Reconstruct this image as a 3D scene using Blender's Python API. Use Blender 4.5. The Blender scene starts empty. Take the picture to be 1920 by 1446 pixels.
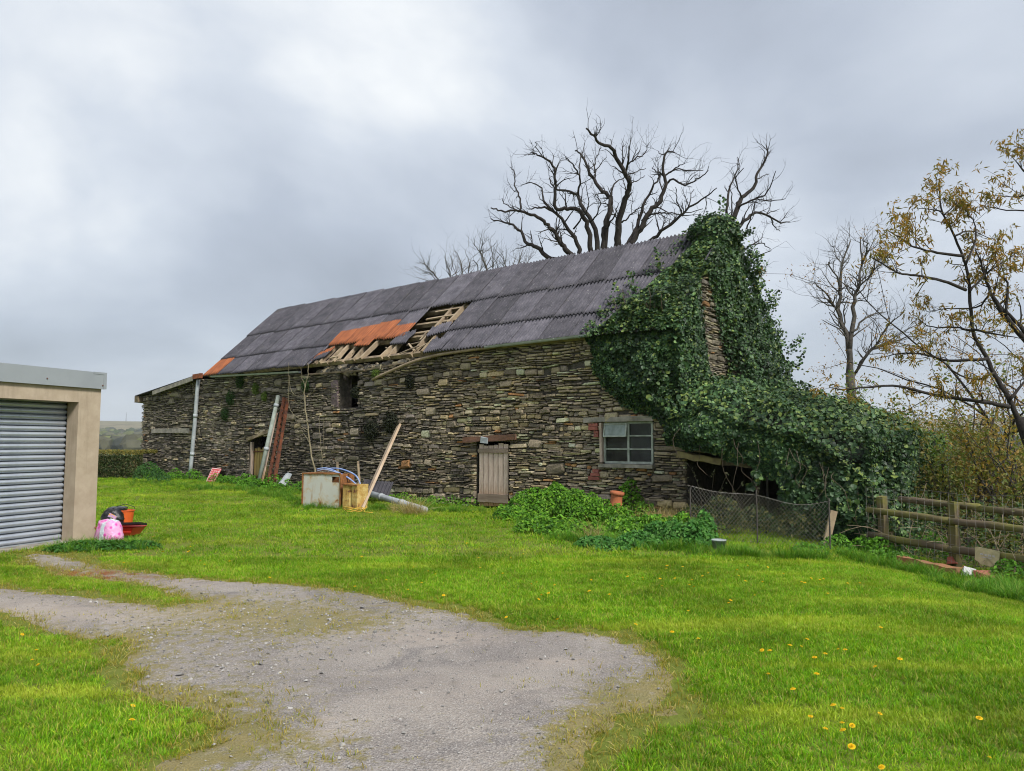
import bpy, math, random
import numpy as np
from mathutils import Vector, Matrix

scene = bpy.context.scene
COL = scene.collection
random.seed(7)
RNG = np.random.default_rng(11)

# ------------------------------------------------------------------ camera
F, CX, CY = 1400.0, 960.0, 723.0                    # focal length and centre in photograph pixels
PITCH = math.atan(107 / 1400.0)
EYE = np.array([0.0, 0.0, 1.6])
cam = bpy.data.cameras.new('camera')
cam.sensor_fit = 'HORIZONTAL'; cam.sensor_width = 36.0
cam.lens = 36.0 * F / 1920.0
cam.clip_start = 0.05; cam.clip_end = 20000.0
cam_o = bpy.data.objects.new('camera', cam)
cam_o.location = EYE; cam_o.rotation_euler = (math.pi / 2 + PITCH, 0, 0)
COL.objects.link(cam_o); scene.camera = cam_o

# ------------------------------------------------------------------ sun, sky, exposure
SUN_DIR = Vector((0.50, -0.60, 0.82)).normalized()   # towards the sun, hidden behind the cloud sheet
sun = bpy.data.lights.new('sun', 'SUN')
sun.energy = 1.5; sun.angle = math.radians(14); sun.color = (1.0, 0.965, 0.91)
sun_o = bpy.data.objects.new('sun', sun)
sun_o.rotation_euler = SUN_DIR.to_track_quat('Z', 'Y').to_euler()
COL.objects.link(sun_o)

world = bpy.data.worlds.new('World'); scene.world = world; world.use_nodes = True
wn, wl = world.node_tree.nodes, world.node_tree.links
wn.clear()
def wnode(t, **kw):
    n = wn.new(t)
    for k, v in kw.items(): setattr(n, k, v)
    return n
w_out = wnode('ShaderNodeOutputWorld'); w_bg = wnode('ShaderNodeBackground')
sky = wnode('ShaderNodeTexSky', sky_type='NISHITA', sun_disc=False)
sky.sun_elevation = math.asin(SUN_DIR.z); sky.sun_rotation = math.atan2(SUN_DIR.x, SUN_DIR.y)
sky_s = wnode('ShaderNodeVectorMath', operation='SCALE'); sky_s.inputs['Scale'].default_value = 0.10
wl.new(sky.outputs[0], sky_s.inputs[0])
# clouds: noise laid on a flat sheet high over the place
tc = wnode('ShaderNodeTexCoord'); sep = wnode('ShaderNodeSeparateXYZ'); wl.new(tc.outputs['Generated'], sep.inputs[0])
zc = wnode('ShaderNodeMath', operation='MAXIMUM'); wl.new(sep.outputs['Z'], zc.inputs[0]); zc.inputs[1].default_value = 0.0
za = wnode('ShaderNodeMath', operation='ADD'); wl.new(zc.outputs[0], za.inputs[0]); za.inputs[1].default_value = 0.42
dx = wnode('ShaderNodeMath', operation='DIVIDE'); wl.new(sep.outputs['X'], dx.inputs[0]); wl.new(za.outputs[0], dx.inputs[1])
dy = wnode('ShaderNodeMath', operation='DIVIDE'); wl.new(sep.outputs['Y'], dy.inputs[0]); wl.new(za.outputs[0], dy.inputs[1])
cmb = wnode('ShaderNodeCombineXYZ'); wl.new(dx.outputs[0], cmb.inputs[0]); wl.new(dy.outputs[0], cmb.inputs[1])
mp = wnode('ShaderNodeMapping'); wl.new(cmb.outputs[0], mp.inputs[0])
mp.inputs['Location'].default_value = (3.1, 5.2, 0.0); mp.inputs['Rotation'].default_value = (0, 0, math.radians(-20)); mp.inputs['Scale'].default_value = (1.0, 0.9, 1.0)
n1 = wnode('ShaderNodeTexNoise'); wl.new(mp.outputs[0], n1.inputs['Vector'])
n1.inputs['Scale'].default_value = 1.25; n1.inputs['Detail'].default_value = 8; n1.inputs['Roughness'].default_value = 0.5; n1.inputs['Distortion'].default_value = 0.25
rp = wnode('ShaderNodeValToRGB'); wl.new(n1.outputs['Fac'], rp.inputs[0])
els = rp.color_ramp.elements
els[0].position = 0.26; els[0].color = (0.30, 0.335, 0.40, 1)
els[1].position = 0.70; els[1].color = (1.02, 1.03, 1.02, 1)
e = els.new(0.44); e.color = (0.46, 0.51, 0.60, 1)
e = els.new(0.56); e.color = (0.63, 0.68, 0.76, 1)
mixc = wnode('ShaderNodeMixRGB'); mixc.inputs[0].default_value = 0.93
wl.new(sky_s.outputs[0], mixc.inputs[1]); wl.new(rp.outputs[0], mixc.inputs[2])
wl.new(mixc.outputs[0], w_bg.inputs['Color']); w_bg.inputs['Strength'].default_value = 0.41
wl.new(w_bg.outputs[0], w_out.inputs['Surface'])

scene.render.engine = 'CYCLES'
cy = scene.cycles
cy.use_denoising = True; cy.filter_width = 1.05
cy.max_bounces = 4; cy.diffuse_bounces = 2; cy.glossy_bounces = 2; cy.transmission_bounces = 3; cy.transparent_max_bounces = 8; cy.volume_bounces = 1
cy.caustics_reflective = False; cy.caustics_refractive = False
vs = scene.view_settings
vs.view_transform = 'Standard'; vs.look = 'None'; vs.gamma = 1.0; vs.use_curve_mapping = False
vs.exposure = 1.5

# ------------------------------------------------------------------ pixel rays to points in the place
COSP, SINP = math.cos(PITCH), math.sin(PITCH)
def ray(px, py):
    x = (px - CX) / F; y = -(py - CY) / F
    return np.array([x, COSP - SINP * y, SINP + COSP * y])
def on_ground(px, py, z=0.0):
    r = ray(px, py); return EYE + r * ((z - EYE[2]) / r[2])
def at_depth(px, py, Y):
    r = ray(px, py); return EYE + r * (Y / r[1])
_d = ray(-821, 830); _d[2] = 0; _d /= np.linalg.norm(_d)
BX = -_d; BY = np.array([-BX[1], BX[0], 0.0]); BO = on_ground(1090, 965); BO[2] = 0
BARN_ROT = math.atan2(BX[1], BX[0])
def to_local(p):
    q = np.asarray(p) - BO; return np.array([q @ BX, q @ BY, q[2]])
def to_world(x, y, z): return BO + BX * x + BY * y + np.array([0, 0, z])
def on_front(px, py, y0=0.0):            # barn-local point on a plane parallel to the front wall
    r = ray(px, py); t = ((BO + BY * y0 - EYE) @ BY) / (r @ BY)
    return to_local(EYE + r * t)
def on_gable(px, py, x0):
    r = ray(px, py); t = ((BO + BX * x0 - EYE) @ BX) / (r @ BX)
    return to_local(EYE + r * t)

# ------------------------------------------------------------------ ground shape
def sstep(a, b, x):
    t = np.clip((np.asarray(x, float) - a) / (b - a), 0, 1); return t * t * (3 - 2 * t)
def vnoise(x, y, s=1.0, seed=0):          # cheap smooth value noise
    x = np.asarray(x, float) * s; y = np.asarray(y, float) * s
    xi = np.floor(x); yi = np.floor(y); fx = x - xi; fy = y - yi
    fx = fx * fx * (3 - 2 * fx); fy = fy * fy * (3 - 2 * fy)
    def h(a, b):
        v = np.sin(a * 127.1 + b * 311.7 + seed * 74.7) * 43758.5453
        return v - np.floor(v)
    return (h(xi, yi) * (1 - fx) + h(xi + 1, yi) * fx) * (1 - fy) + (h(xi, yi + 1) * (1 - fx) + h(xi + 1, yi + 1) * fx) * fy
def fbm(x, y, s=1.0, seed=0, o=3):
    v = 0; a = 0.5; t = 0
    for k in range(o):
        v = v + a * vnoise(x, y, s * 2 ** k, seed + k); t += a; a *= 0.5
    return v / t
def gz(x, y):
    x = np.asarray(x, float); y = np.asarray(y, float)
    r = np.hypot(x, y)
    near = 0.26 * sstep(15, 26, y) * sstep(1, -9, x)
    near = near - 0.22 * sstep(3.8, 6.2, x) * sstep(3, 9, y)
    near = near + 0.05 * (fbm(x, y, 0.35, 3) - 0.5) * sstep(1, 6, r)
    beyond = sstep(6.6, 13, x) * sstep(2, 8, y) * -2.2          # bank falling behind the fence
    drop = -8.0 * sstep(36, 150, r)
    rise = 6.5 * sstep(450, 1000, r) + 14 * sstep(900, 1700, r) + (55 + 10 * sstep(-0.2, 0.6, x / np.maximum(r, 1))) * sstep(1500, 2700, r)
    roll = 6 * (fbm(x, y, 0.0035, 9) - 0.5) * sstep(200, 800, r)
    return near + beyond + drop + rise + roll
def gp(px, py, it=6):                    # pixel to the shaped ground
    z = 0.0
    for _ in range(it):
        p = on_ground(px, py, z); z = float(gz(p[0], p[1]))
    return np.array([p[0], p[1], z])

# ------------------------------------------------------------------ mesh helpers
def mesh_np(name, V, Fs, col=None, smooth=False):
    me = bpy.data.meshes.new(name)
    V = np.asarray(V, np.float32).reshape(-1, 3)
    Fs = [np.asarray(f, np.int32) for f in Fs if len(f)]
    loops = np.concatenate([f.ravel() for f in Fs]) if Fs else np.zeros(0, np.int32)
    sizes = np.concatenate([np.full(len(f), f.shape[1], np.int32) for f in Fs]) if Fs else np.zeros(0, np.int32)
    starts = np.concatenate([[0], np.cumsum(sizes)[:-1]]).astype(np.int32) if len(sizes) else sizes
    me.vertices.add(len(V)); me.vertices.foreach_set('co', V.ravel())
    if len(sizes):
        me.loops.add(len(loops)); me.loops.foreach_set('vertex_index', loops)
        me.polygons.add(len(sizes)); me.polygons.foreach_set('loop_start', starts)
        me.polygons.foreach_set('use_smooth', np.full(len(sizes), bool(smooth)))
    me.update(calc_edges=True)
    if col is not None:
        c = np.asarray(col, np.float32)
        if c.ndim == 1: c = np.tile(c, (len(V), 1))
        if c.shape[1] == 3: c = np.hstack([c, np.ones((len(c), 1), np.float32)])
        at = me.attributes.new('Col', 'FLOAT_COLOR', 'POINT'); at.data.foreach_set('color', c.astype(np.float32).ravel())
    return me

class Acc:
    """collects shapes, then builds them as one mesh object"""
    def __init__(s): s.V = []; s.Q = []; s.T = []; s.C = []; s.n = 0
    def add(s, V, Q=None, T=None, col=(1, 1, 1)):
        V = np.asarray(V, float).reshape(-1, 3)
        if Q is not None and len(Q): s.Q.append(np.asarray(Q, int) + s.n)
        if T is not None and len(T): s.T.append(np.asarray(T, int) + s.n)
        c = np.asarray(col, float)
        s.C.append(np.tile(c, (len(V), 1)) if c.ndim == 1 else c)
        s.V.append(V); s.n += len(V); return s
    def box(s, c, size, R=None, col=(1, 1, 1), jit=0.0):
        h = np.asarray(size, float) / 2
        v = np.array([[-1,-1,-1],[1,-1,-1],[1,1,-1],[-1,1,-1],[-1,-1,1],[1,-1,1],[1,1,1],[-1,1,1]], float) * h
        if jit: v = v + RNG.normal(0, jit, v.shape)
        if R is not None: v = v @ np.asarray(R).T
        q = [[0,3,2,1],[4,5,6,7],[0,1,5,4],[1,2,6,5],[2,3,7,6],[3,0,4,7]]
        return s.add(v + np.asarray(c, float), q, col=col)
    def bar(s, p0, p1, w, h=None, up=(0, 0, 1), col=(1, 1, 1), jit=0.0, segs=1, bow=0.0, roll=0.0):
        """a sawn bar from p0 to p1, w wide, h high"""
        p0 = np.asarray(p0, float); p1 = np.asarray(p1, float); h = w if h is None else h
        d = p1 - p0; L = np.linalg.norm(d); d = d / L
        u = np.asarray(up, float); u = u - d * (u @ d)
        if np.linalg.norm(u) < 1e-4: u = np.array([1.0, 0, 0]) - d * d[0]
        u /= np.linalg.norm(u); sd = np.cross(d, u)
        if roll:
            u, sd = u * math.cos(roll) + sd * math.sin(roll), sd * math.cos(roll) - u * math.sin(roll)
        V = []
        for k in range(segs + 1):
            t = k / segs; c = p0 + (p1 - p0) * t + u * bow * math.sin(math.pi * t)
            j = RNG.normal(0, jit, (4, 3)) if jit else 0
            V.append(np.array([c - sd*w/2 - u*h/2, c + sd*w/2 - u*h/2, c + sd*w/2 + u*h/2, c - sd*w/2 + u*h/2]) + j)
        V = np.concatenate(V); Q = [[3, 2, 1, 0]]
        for k in range(segs):
            a = 4 * k; b = a + 4
            for i in range(4): Q.append([a + i, a + (i + 1) % 4, b + (i + 1) % 4, b + i])
        e = 4 * segs; Q.append([e, e + 1, e + 2, e + 3])
        return s.add(V, Q, col=col)
    def tube(s, P, r, n=6, col=(1, 1, 1), cap=True):
        P = np.asarray(P, float); k = len(P)
        r = np.full(k, r, float) if np.isscalar(r) else np.asarray(r, float)
        D = np.gradient(P, axis=0); D /= np.maximum(np.linalg.norm(D, axis=1, keepdims=True), 1e-9)
        u = np.array([0.31, 0.83, 0.47]); u = u - D[0] * (u @ D[0])
        if np.linalg.norm(u) < 0.1: u = np.array([1.0, 0, 0]) - D[0] * D[0][0]
        V = []; an = np.arange(n) * 2 * math.pi / n
        for i in range(k):
            u = u - D[i] * (u @ D[i]); u /= max(np.linalg.norm(u), 1e-9); w = np.cross(D[i], u)
            V.append(P[i] + r[i] * (np.cos(an)[:, None] * u + np.sin(an)[:, None] * w))
        V = np.concatenate(V)
        a = np.arange(n); b = (a + 1) % n
        Q = np.concatenate([np.stack([i*n + a, i*n + b, (i+1)*n + b, (i+1)*n + a], 1) for i in range(k - 1)])
        T = []
        if cap:
            T = [[0, j + 1, j] for j in range(1, n - 1)] + [[(k-1)*n, (k-1)*n + j, (k-1)*n + j + 1] for j in range(1, n - 1)]
        return s.add(V, Q, T, col=col)
    def lathe(s, prof, c=(0, 0, 0), n=16, R=None, col=(1, 1, 1), cap=True):
        """prof: list of (radius, z)"""
        an = np.arange(n) * 2 * math.pi / n
        V = np.concatenate([np.stack([np.cos(an) * r, np.sin(an) * r, np.full(n, z)], 1) for r, z in prof])
        a = np.arange(n); b = (a + 1) % n
        Q = np.concatenate([np.stack([i*n + a, i*n + b, (i+1)*n + b, (i+1)*n + a], 1) for i in range(len(prof) - 1)])
        T = []
        if cap:
            e = (len(prof) - 1) * n
            T = [[0, j + 1, j] for j in range(1, n - 1)] + [[e, e + j, e + j + 1] for j in range(1, n - 1)]
        if R is not None: V = V @ np.asarray(R).T
        return s.add(V + np.asarray(c, float), Q, T, col=col)
    def mesh(s, name, smooth=False):
        return mesh_np(name, np.concatenate(s.V), [np.concatenate(x) for x in (s.Q, s.T) if x], np.concatenate(s.C), smooth)
    def build(s, name, mat, parent=None, smooth=False, **kw):
        return link(name, s.mesh(name, smooth), mat, parent, **kw)

def tag(o, label=None, cat=None, group=None, kind=None):
    if label: o['label'] = label
    if cat: o['category'] = cat
    if group: o['group'] = group
    if kind: o['kind'] = kind
    return o
def link(name, me, mat, parent=None, label=None, cat=None, group=None, kind=None):
    o = bpy.data.objects.new(name, me)
    if mat is not None and not me.materials: me.materials.append(mat)
    COL.objects.link(o)
    if parent is not None: o.parent = parent
    return tag(o, label, cat, group, kind)
def empty(name, loc=(0, 0, 0), rz=0.0, label=None, cat=None, group=None):
    o = bpy.data.objects.new(name, None); o.empty_display_size = 0.2
    o.location = Vector([float(v) for v in loc]); o.rotation_euler = (0, 0, rz); COL.objects.link(o)
    return tag(o, label, cat, group)
def copy_thing(root, loc, rz=0.0, scale=1.0, label=None, group=None):
    r = root.copy(); COL.objects.link(r)
    r.location = Vector([float(v) for v in loc]); r.rotation_euler = (0, 0, rz); r.scale = (scale,) * 3
    if label: r['label'] = label
    if group: r['group'] = group
    for ch in list(root.children):
        c = ch.copy(); COL.objects.link(c); c.parent = r
    return r
def rotm(ax, a):
    return np.array(Matrix.Rotation(a, 3, ax))
def smooth_path(P, k=4):
    """Catmull-Rom through the points"""
    P = np.asarray(P, float)
    if len(P) < 3: return np.array([P[0] + (P[-1] - P[0]) * t for t in np.linspace(0, 1, k + 1)])
    Q = np.vstack([2 * P[0] - P[1], P, 2 * P[-1] - P[-2]]); out = []
    for i in range(1, len(Q) - 2):
        for t in np.arange(k) / k:
            a, b, c, d = Q[i-1], Q[i], Q[i+1], Q[i+2]
            out.append(0.5 * ((2*b) + (c - a)*t + (2*a - 5*b + 4*c - d)*t*t + (3*b - 3*c + d - a)*t**3))
    out.append(P[-1]); return np.array(out)
def in_poly(X, Y, poly):
    X = np.asarray(X, float); Y = np.asarray(Y, float); c = np.zeros(X.shape, bool)
    n = len(poly)
    for i in range(n):
        x1, y1 = poly[i][:2]; x2, y2 = poly[(i + 1) % n][:2]
        if y1 == y2: continue
        m = ((Y < y1) != (Y < y2)) & (X < (x2 - x1) * (Y - y1) / (y2 - y1) + x1)
        c ^= m
    return c
def poly_dist(X, Y, poly):                # positive inside
    X = np.asarray(X, float); Y = np.asarray(Y, float); d = np.full(X.shape, 1e9); n = len(poly)
    for i in range(n):
        x1, y1 = poly[i][:2]; x2, y2 = poly[(i + 1) % n][:2]
        ex, ey = x2 - x1, y2 - y1; L = max(ex*ex + ey*ey, 1e-12)
        t = np.clip(((X - x1)*ex + (Y - y1)*ey) / L, 0, 1)
        d = np.minimum(d, np.hypot(X - x1 - t*ex, Y - y1 - t*ey))
    return np.where(in_poly(X, Y, poly), d, -d)

# ------------------------------------------------------------------ materials
class NT:
    def __init__(s, name):
        s.m = bpy.data.materials.new(name); s.m.use_nodes = True
        s.n = s.m.node_tree.nodes; s.l = s.m.node_tree.links; s.n.clear()
        s.out = s.n.new('ShaderNodeOutputMaterial'); s.b = s.n.new('ShaderNodeBsdfPrincipled')
        s.l.new(s.b.outputs[0], s.out.inputs['Surface'])
    def new(s, t, **kw):
        x = s.n.new(t)
        for k, v in kw.items(): setattr(x, k, v)
        return x
    def set(s, node, **kw):
        for k, v in kw.items():
            i = node.inputs[k]
            if hasattr(v, 'node'): s.l.new(v, i)
            else: i.default_value = v
        return node
    def noise(s, vec, scale, detail=4, rough=0.55, dist=0.0):
        x = s.new('ShaderNodeTexNoise'); s.l.new(vec, x.inputs['Vector'])
        s.set(x, Scale=scale, Detail=detail, Roughness=rough, Distortion=dist); return x.outputs['Fac']
    def ramp(s, fac, *stops):
        x = s.new('ShaderNodeValToRGB'); s.l.new(fac, x.inputs[0]); e = x.color_ramp.elements
        while len(e) < len(stops): e.new(0.5)
        for i, (p, c) in enumerate(stops):
            e[i].position = p; e[i].color = (c, c, c, 1) if np.isscalar(c) else (*c[:3], 1)
        return x.outputs[0]
    def mix(s, f, a, b, mode='MIX'):
        x = s.new('ShaderNodeMixRGB', blend_type=mode)
        for i, v in ((0, f), (1, a), (2, b)):
            if hasattr(v, 'node'): s.l.new(v, x.inputs[i])
            elif i == 0: x.inputs[0].default_value = v
            else: x.inputs[i].default_value = (*v[:3], 1)
        return x.outputs[0]
    def math(s, op, a, b=0.0):
        x = s.new('ShaderNodeMath', operation=op)
        for i, v in ((0, a), (1, b)):
            if hasattr(v, 'node'): s.l.new(v, x.inputs[i])
            else: x.inputs[i].default_value = v
        return x.outputs[0]
    def coord(s, which='Object', scale=None):
        if which == 'World': o = s.new('ShaderNodeNewGeometry').outputs['Position']
        else: o = s.new('ShaderNodeTexCoord').outputs[which]
        if scale is not None:
            m = s.new('ShaderNodeMapping'); s.l.new(o, m.inputs[0]); m.inputs['Scale'].default_value = scale; o = m.outputs[0]
        return o
    def attr(s, name='Col'):
        x = s.new('ShaderNodeAttribute'); x.attribute_name = name; return x.outputs['Color']
    def rnd(s): return s.new('ShaderNodeObjectInfo').outputs['Random']
    def bump(s, h, strength=0.3, dist=0.02):
        x = s.new('ShaderNodeBump'); s.set(x, Strength=strength, Distance=dist, Height=h)
        s.l.new(x.outputs[0], s.b.inputs['Normal'])
    def base(s, c):
        if hasattr(c, 'node'): s.l.new(c, s.b.inputs['Base Color'])
        else: s.b.inputs['Base Color'].default_value = (*c[:3], 1)

def simple(name, a, b=None, rough=0.8, scale=6, bump=0.25, bscale=50, metal=0.0, spec=0.3, attr=False, rnd=0.0, stretch=None, which='Object', bdist=0.01, lo=0.35, hi=0.65):
    """two-tone weathered surface"""
    t = NT(name); v = t.coord(which, stretch)
    c = t.mix(t.ramp(t.noise(v, scale, 5, 0.6), (lo, 0.0), (hi, 1.0)), a, b if b is not None else tuple(x * 0.7 for x in a))
    if attr: c = t.mix(1.0, c, t.attr(), 'MULTIPLY')
    if rnd:
        r = t.math('ADD', t.math('MULTIPLY', t.rnd(), 2 * rnd), 1 - rnd)
        cc = t.new('ShaderNodeCombineXYZ'); t.set(cc, X=r, Y=r, Z=r); c = t.mix(1.0, c, cc.outputs[0], 'MULTIPLY')
    t.base(c); t.set(t.b, Roughness=rough, Metallic=metal, **{'Specular IOR Level': spec})
    if bump: t.bump(t.noise(v, bscale, 5, 0.65), bump, bdist)
    return t.m
def leaf_mat(name, rough=0.55, trans=0.3, spec=0.35, wscale=None, lo=0.75, hi=1.2):
    t = NT(name); c = t.attr()
    if wscale:
        k = t.ramp(t.noise(t.coord('World'), wscale, 3), (0.3, lo), (0.7, hi)); c = t.mix(1.0, c, k, 'MULTIPLY')
    t.base(c); t.set(t.b, Roughness=rough, **{'Specular IOR Level': spec})
    tr = t.new('ShaderNodeBsdfTranslucent'); t.l.new(t.mix(1.0, c, (1.15, 1.2, 0.6), 'MULTIPLY'), tr.inputs[0])
    ms = t.new('ShaderNodeMixShader'); ms.inputs[0].default_value = trans
    t.l.new(t.b.outputs[0], ms.inputs[1]); t.l.new(tr.outputs[0], ms.inputs[2]); t.l.new(ms.outputs[0], t.out.inputs['Surface'])
    return t.m

# ------------------------------------------------------------------ leaves and scattering
LEAF_IVY = (np.array([[0,-.5,0],[.42,-.32,.05],[.5,.08,.1],[0,.55,-.06],[-.5,.08,.1],[-.42,-.32,.05],[0,0,-.02]]), np.array([[6,0,1],[6,1,2],[6,2,3],[6,3,4],[6,4,5],[6,5,0]]))
LEAF_OVAL = (np.array([[0,-.5,0],[.26,-.1,.07],[0,.5,-.05],[-.26,-.1,.07]]), np.array([[0,1,2],[0,2,3]]))
LEAF_LONG = (np.array([[0,-.1,0],[.13,.35,.05],[0,1,-.18],[-.13,.35,.05]]), np.array([[0,1,2],[0,2,3]]))
def leaf_cloud(P, N, size, shape, col, down=0.0, jit=0.5):
    """leaf faces at P facing roughly N; returns V, T, C"""
    P = np.asarray(P, float); n = len(P); rng = RNG
    N = np.broadcast_to(np.asarray(N, float), (n, 3)) + rng.normal(0, jit, (n, 3))
    N = N / np.maximum(np.linalg.norm(N, axis=1, keepdims=True), 1e-6)
    t = rng.normal(0, 1, (n, 3)); t[:, 2] -= down * 2.2
    t = t - N * np.sum(t * N, 1, keepdims=True); t /= np.maximum(np.linalg.norm(t, axis=1, keepdims=True), 1e-6)
    b = np.cross(N, t)
    sv, sf = shape; size = np.broadcast_to(np.asarray(size, float), (n,))[:, None, None]
    V = P[:, None] + size * (sv[None, :, 0:1] * b[:, None] + sv[None, :, 1:2] * t[:, None] + sv[None, :, 2:3] * N[:, None])
    k = len(sv); T = (sf[None] + (np.arange(n) * k)[:, None, None]).reshape(-1, 3)
    col = np.asarray(col, float)
    if col.ndim == 1: col = np.tile(col, (n, 1))
    return V.reshape(-1, 3), T, np.repeat(col, k, axis=0)
def pick_cols(n, *cols, w=None, var=0.15):
    c = np.array(cols, float)[RNG.choice(len(cols), n, p=w)]
    return np.clip(c * (1 + RNG.normal(0, var, (n, 1))), 0.003, 1)

def scatter(name, P, rot, scl, idx, sources, label=None, cat=None, kind='stuff', parent=None):
    """one object that repeats the source meshes over a cloud of points"""
    me = bpy.data.meshes.new(name); P = np.asarray(P, np.float32)
    me.vertices.add(len(P)); me.vertices.foreach_set('co', P.ravel())
    a = me.attributes.new('rot', 'FLOAT_VECTOR', 'POINT'); a.data.foreach_set('vector', np.asarray(rot, np.float32).ravel())
    a = me.attributes.new('scl', 'FLOAT', 'POINT'); a.data.foreach_set('value', np.asarray(scl, np.float32))
    a = me.attributes.new('idx', 'INT', 'POINT'); a.data.foreach_set('value', np.asarray(idx, np.int32))
    src = bpy.data.collections.new(name + '_pieces')
    for k, m in enumerate(sources):
        src.objects.link(bpy.data.objects.new('%s_piece_%02d' % (name, k), m))
    ng = bpy.data.node_groups.new(name, 'GeometryNodeTree')
    ng.interface.new_socket('Geometry', in_out='INPUT', socket_type='NodeSocketGeometry')
    ng.interface.new_socket('Geometry', in_out='OUTPUT', socket_type='NodeSocketGeometry')
    N = ng.nodes; Lk = ng.links
    gi = N.new('NodeGroupInput'); go = N.new('NodeGroupOutput'); iop = N.new('GeometryNodeInstanceOnPoints')
    ci = N.new('GeometryNodeCollectionInfo'); ci.inputs['Collection'].default_value = src
    ci.inputs['Separate Children'].default_value = True; ci.inputs['Reset Children'].default_value = True
    def na(nm, ty):
        x = N.new('GeometryNodeInputNamedAttribute'); x.data_type = ty; x.inputs['Name'].default_value = nm
        return [o for o in x.outputs if o.enabled and o.name == 'Attribute'][0]
    Lk.new(gi.outputs[0], iop.inputs['Points']); Lk.new(ci.outputs[0], iop.inputs['Instance'])
    iop.inputs['Pick Instance'].default_value = True
    Lk.new(na('idx', 'INT'), iop.inputs['Instance Index'])
    e2r = N.new('FunctionNodeEulerToRotation'); Lk.new(na('rot', 'FLOAT_VECTOR'), e2r.inputs[0]); Lk.new(e2r.outputs[0], iop.inputs['Rotation'])
    Lk.new(na('scl', 'FLOAT'), iop.inputs['Scale'])
    Lk.new(iop.outputs[0], go.inputs[0])
    o = bpy.data.objects.new(name, me); COL.objects.link(o)
    if parent is not None: o.parent = parent
    md = o.modifiers.new('scatter', 'NODES'); md.node_group = ng
    return tag(o, label, cat, None, kind)

# ================================================================== GROUND
PI = math.pi
# outline of the worn drive, traced on the ground
_dr = [(60,1042),(110,1043),(200,1068),(330,1088),(480,1097),(600,1107),(700,1121),(780,1139),(850,1149),(960,1180),(1040,1187),(1130,1195),(1175,1212),(1200,1232),(1252,1262),(1262,1295),(1235,1325),(1150,1330),(1095,1390),(1085,1445)]
_dl = [(330,1445),(400,1400),(470,1360),(380,1325),(300,1300),(262,1250),(215,1196),(120,1183),(60,1162),(0,1146),(-150,1135),(-150,1098),(0,1102),(60,1112),(150,1122),(300,1141),(380,1128),(330,1106),(200,1086),(120,1073),(60,1058)]
DRIVE = [tuple(on_ground(*p)[:2]) for p in _dr] + [(0.5, -4.0), (-1.9, -4.0)] + [tuple(on_ground(*p)[:2]) for p in _dl]
def drive_d(x, y):
    d = poly_dist(x, y, DRIVE)
    return d + 0.30 * (fbm(x, y, 1.6, 21, 4) - 0.5) + 0.16 * (vnoise(x, y, 9, 5) - 0.5)

def ground_mat():
    t = NT('lawn_soil'); v = t.coord('World')
    big = t.noise(v, 0.55, 4, 0.6); mid = t.noise(v, 3.0, 5, 0.65); fine = t.noise(v, 38, 4, 0.7)
    c = t.mix(t.ramp(big, (0.35, 0.0), (0.65, 1.0)), (0.10, 0.19, 0.012), (0.15, 0.24, 0.02))
    c = t.mix(t.ramp(mid, (0.5, 0.0), (0.72, 0.6)), c, (0.20, 0.21, 0.05))
    c = t.mix(t.ramp(fine, (0.35, 0.45), (0.6, 0.0)), c, (0.035, 0.05, 0.012))
    ln = t.new('ShaderNodeVectorMath', operation='LENGTH'); t.l.new(v, ln.inputs[0])
    th = t.mix(t.noise(v, 13, 7, 0.8), (0.09, 0.09, 0.025), (0.25, 0.25, 0.06))
    c = t.mix(t.ramp(t.math('MULTIPLY', ln.outputs['Value'], 0.02), (0.45, 0.6), (0.72, 0.0)), c, th)
    t.base(c); t.set(t.b, Roughness=0.95, **{'Specular IOR Level': 0.1}); t.bump(fine, 0.6, 0.03)
    return t.m
def hill_mat():
    t = NT('hill_fields'); v = t.coord('World')
    vo = t.new('ShaderNodeTexVoronoi'); t.set(vo, Vector=v, Scale=0.0065)
    f = t.ramp(vo.outputs['Color'], (0.15, (0.12, 0.17, 0.05)), (0.5, (0.16, 0.20, 0.07)), (0.85, (0.20, 0.19, 0.09)))
    z = t.new('ShaderNodeSeparateXYZ'); t.l.new(v, z.inputs[0])
    moor = t.mix(t.noise(v, 0.006, 5), (0.24, 0.19, 0.13), (0.17, 0.16, 0.08))
    up = t.ramp(t.math('MULTIPLY', t.math('ADD', z.outputs['Z'], t.math('MULTIPLY', t.noise(v, 0.004, 4), 20.0)), 0.01), (0.30, 0.0), (0.42, 1.0))
    c = t.mix(up, f, moor)
    c = t.mix(t.ramp(t.noise(v, 0.02, 5, 0.7), (0.5, 0.0), (0.62, 0.7)), c, (0.05, 0.055, 0.03))
    t.base(c); t.set(t.b, Roughness=1.0, **{'Specular IOR Level': 0.05}); return t.m
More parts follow.
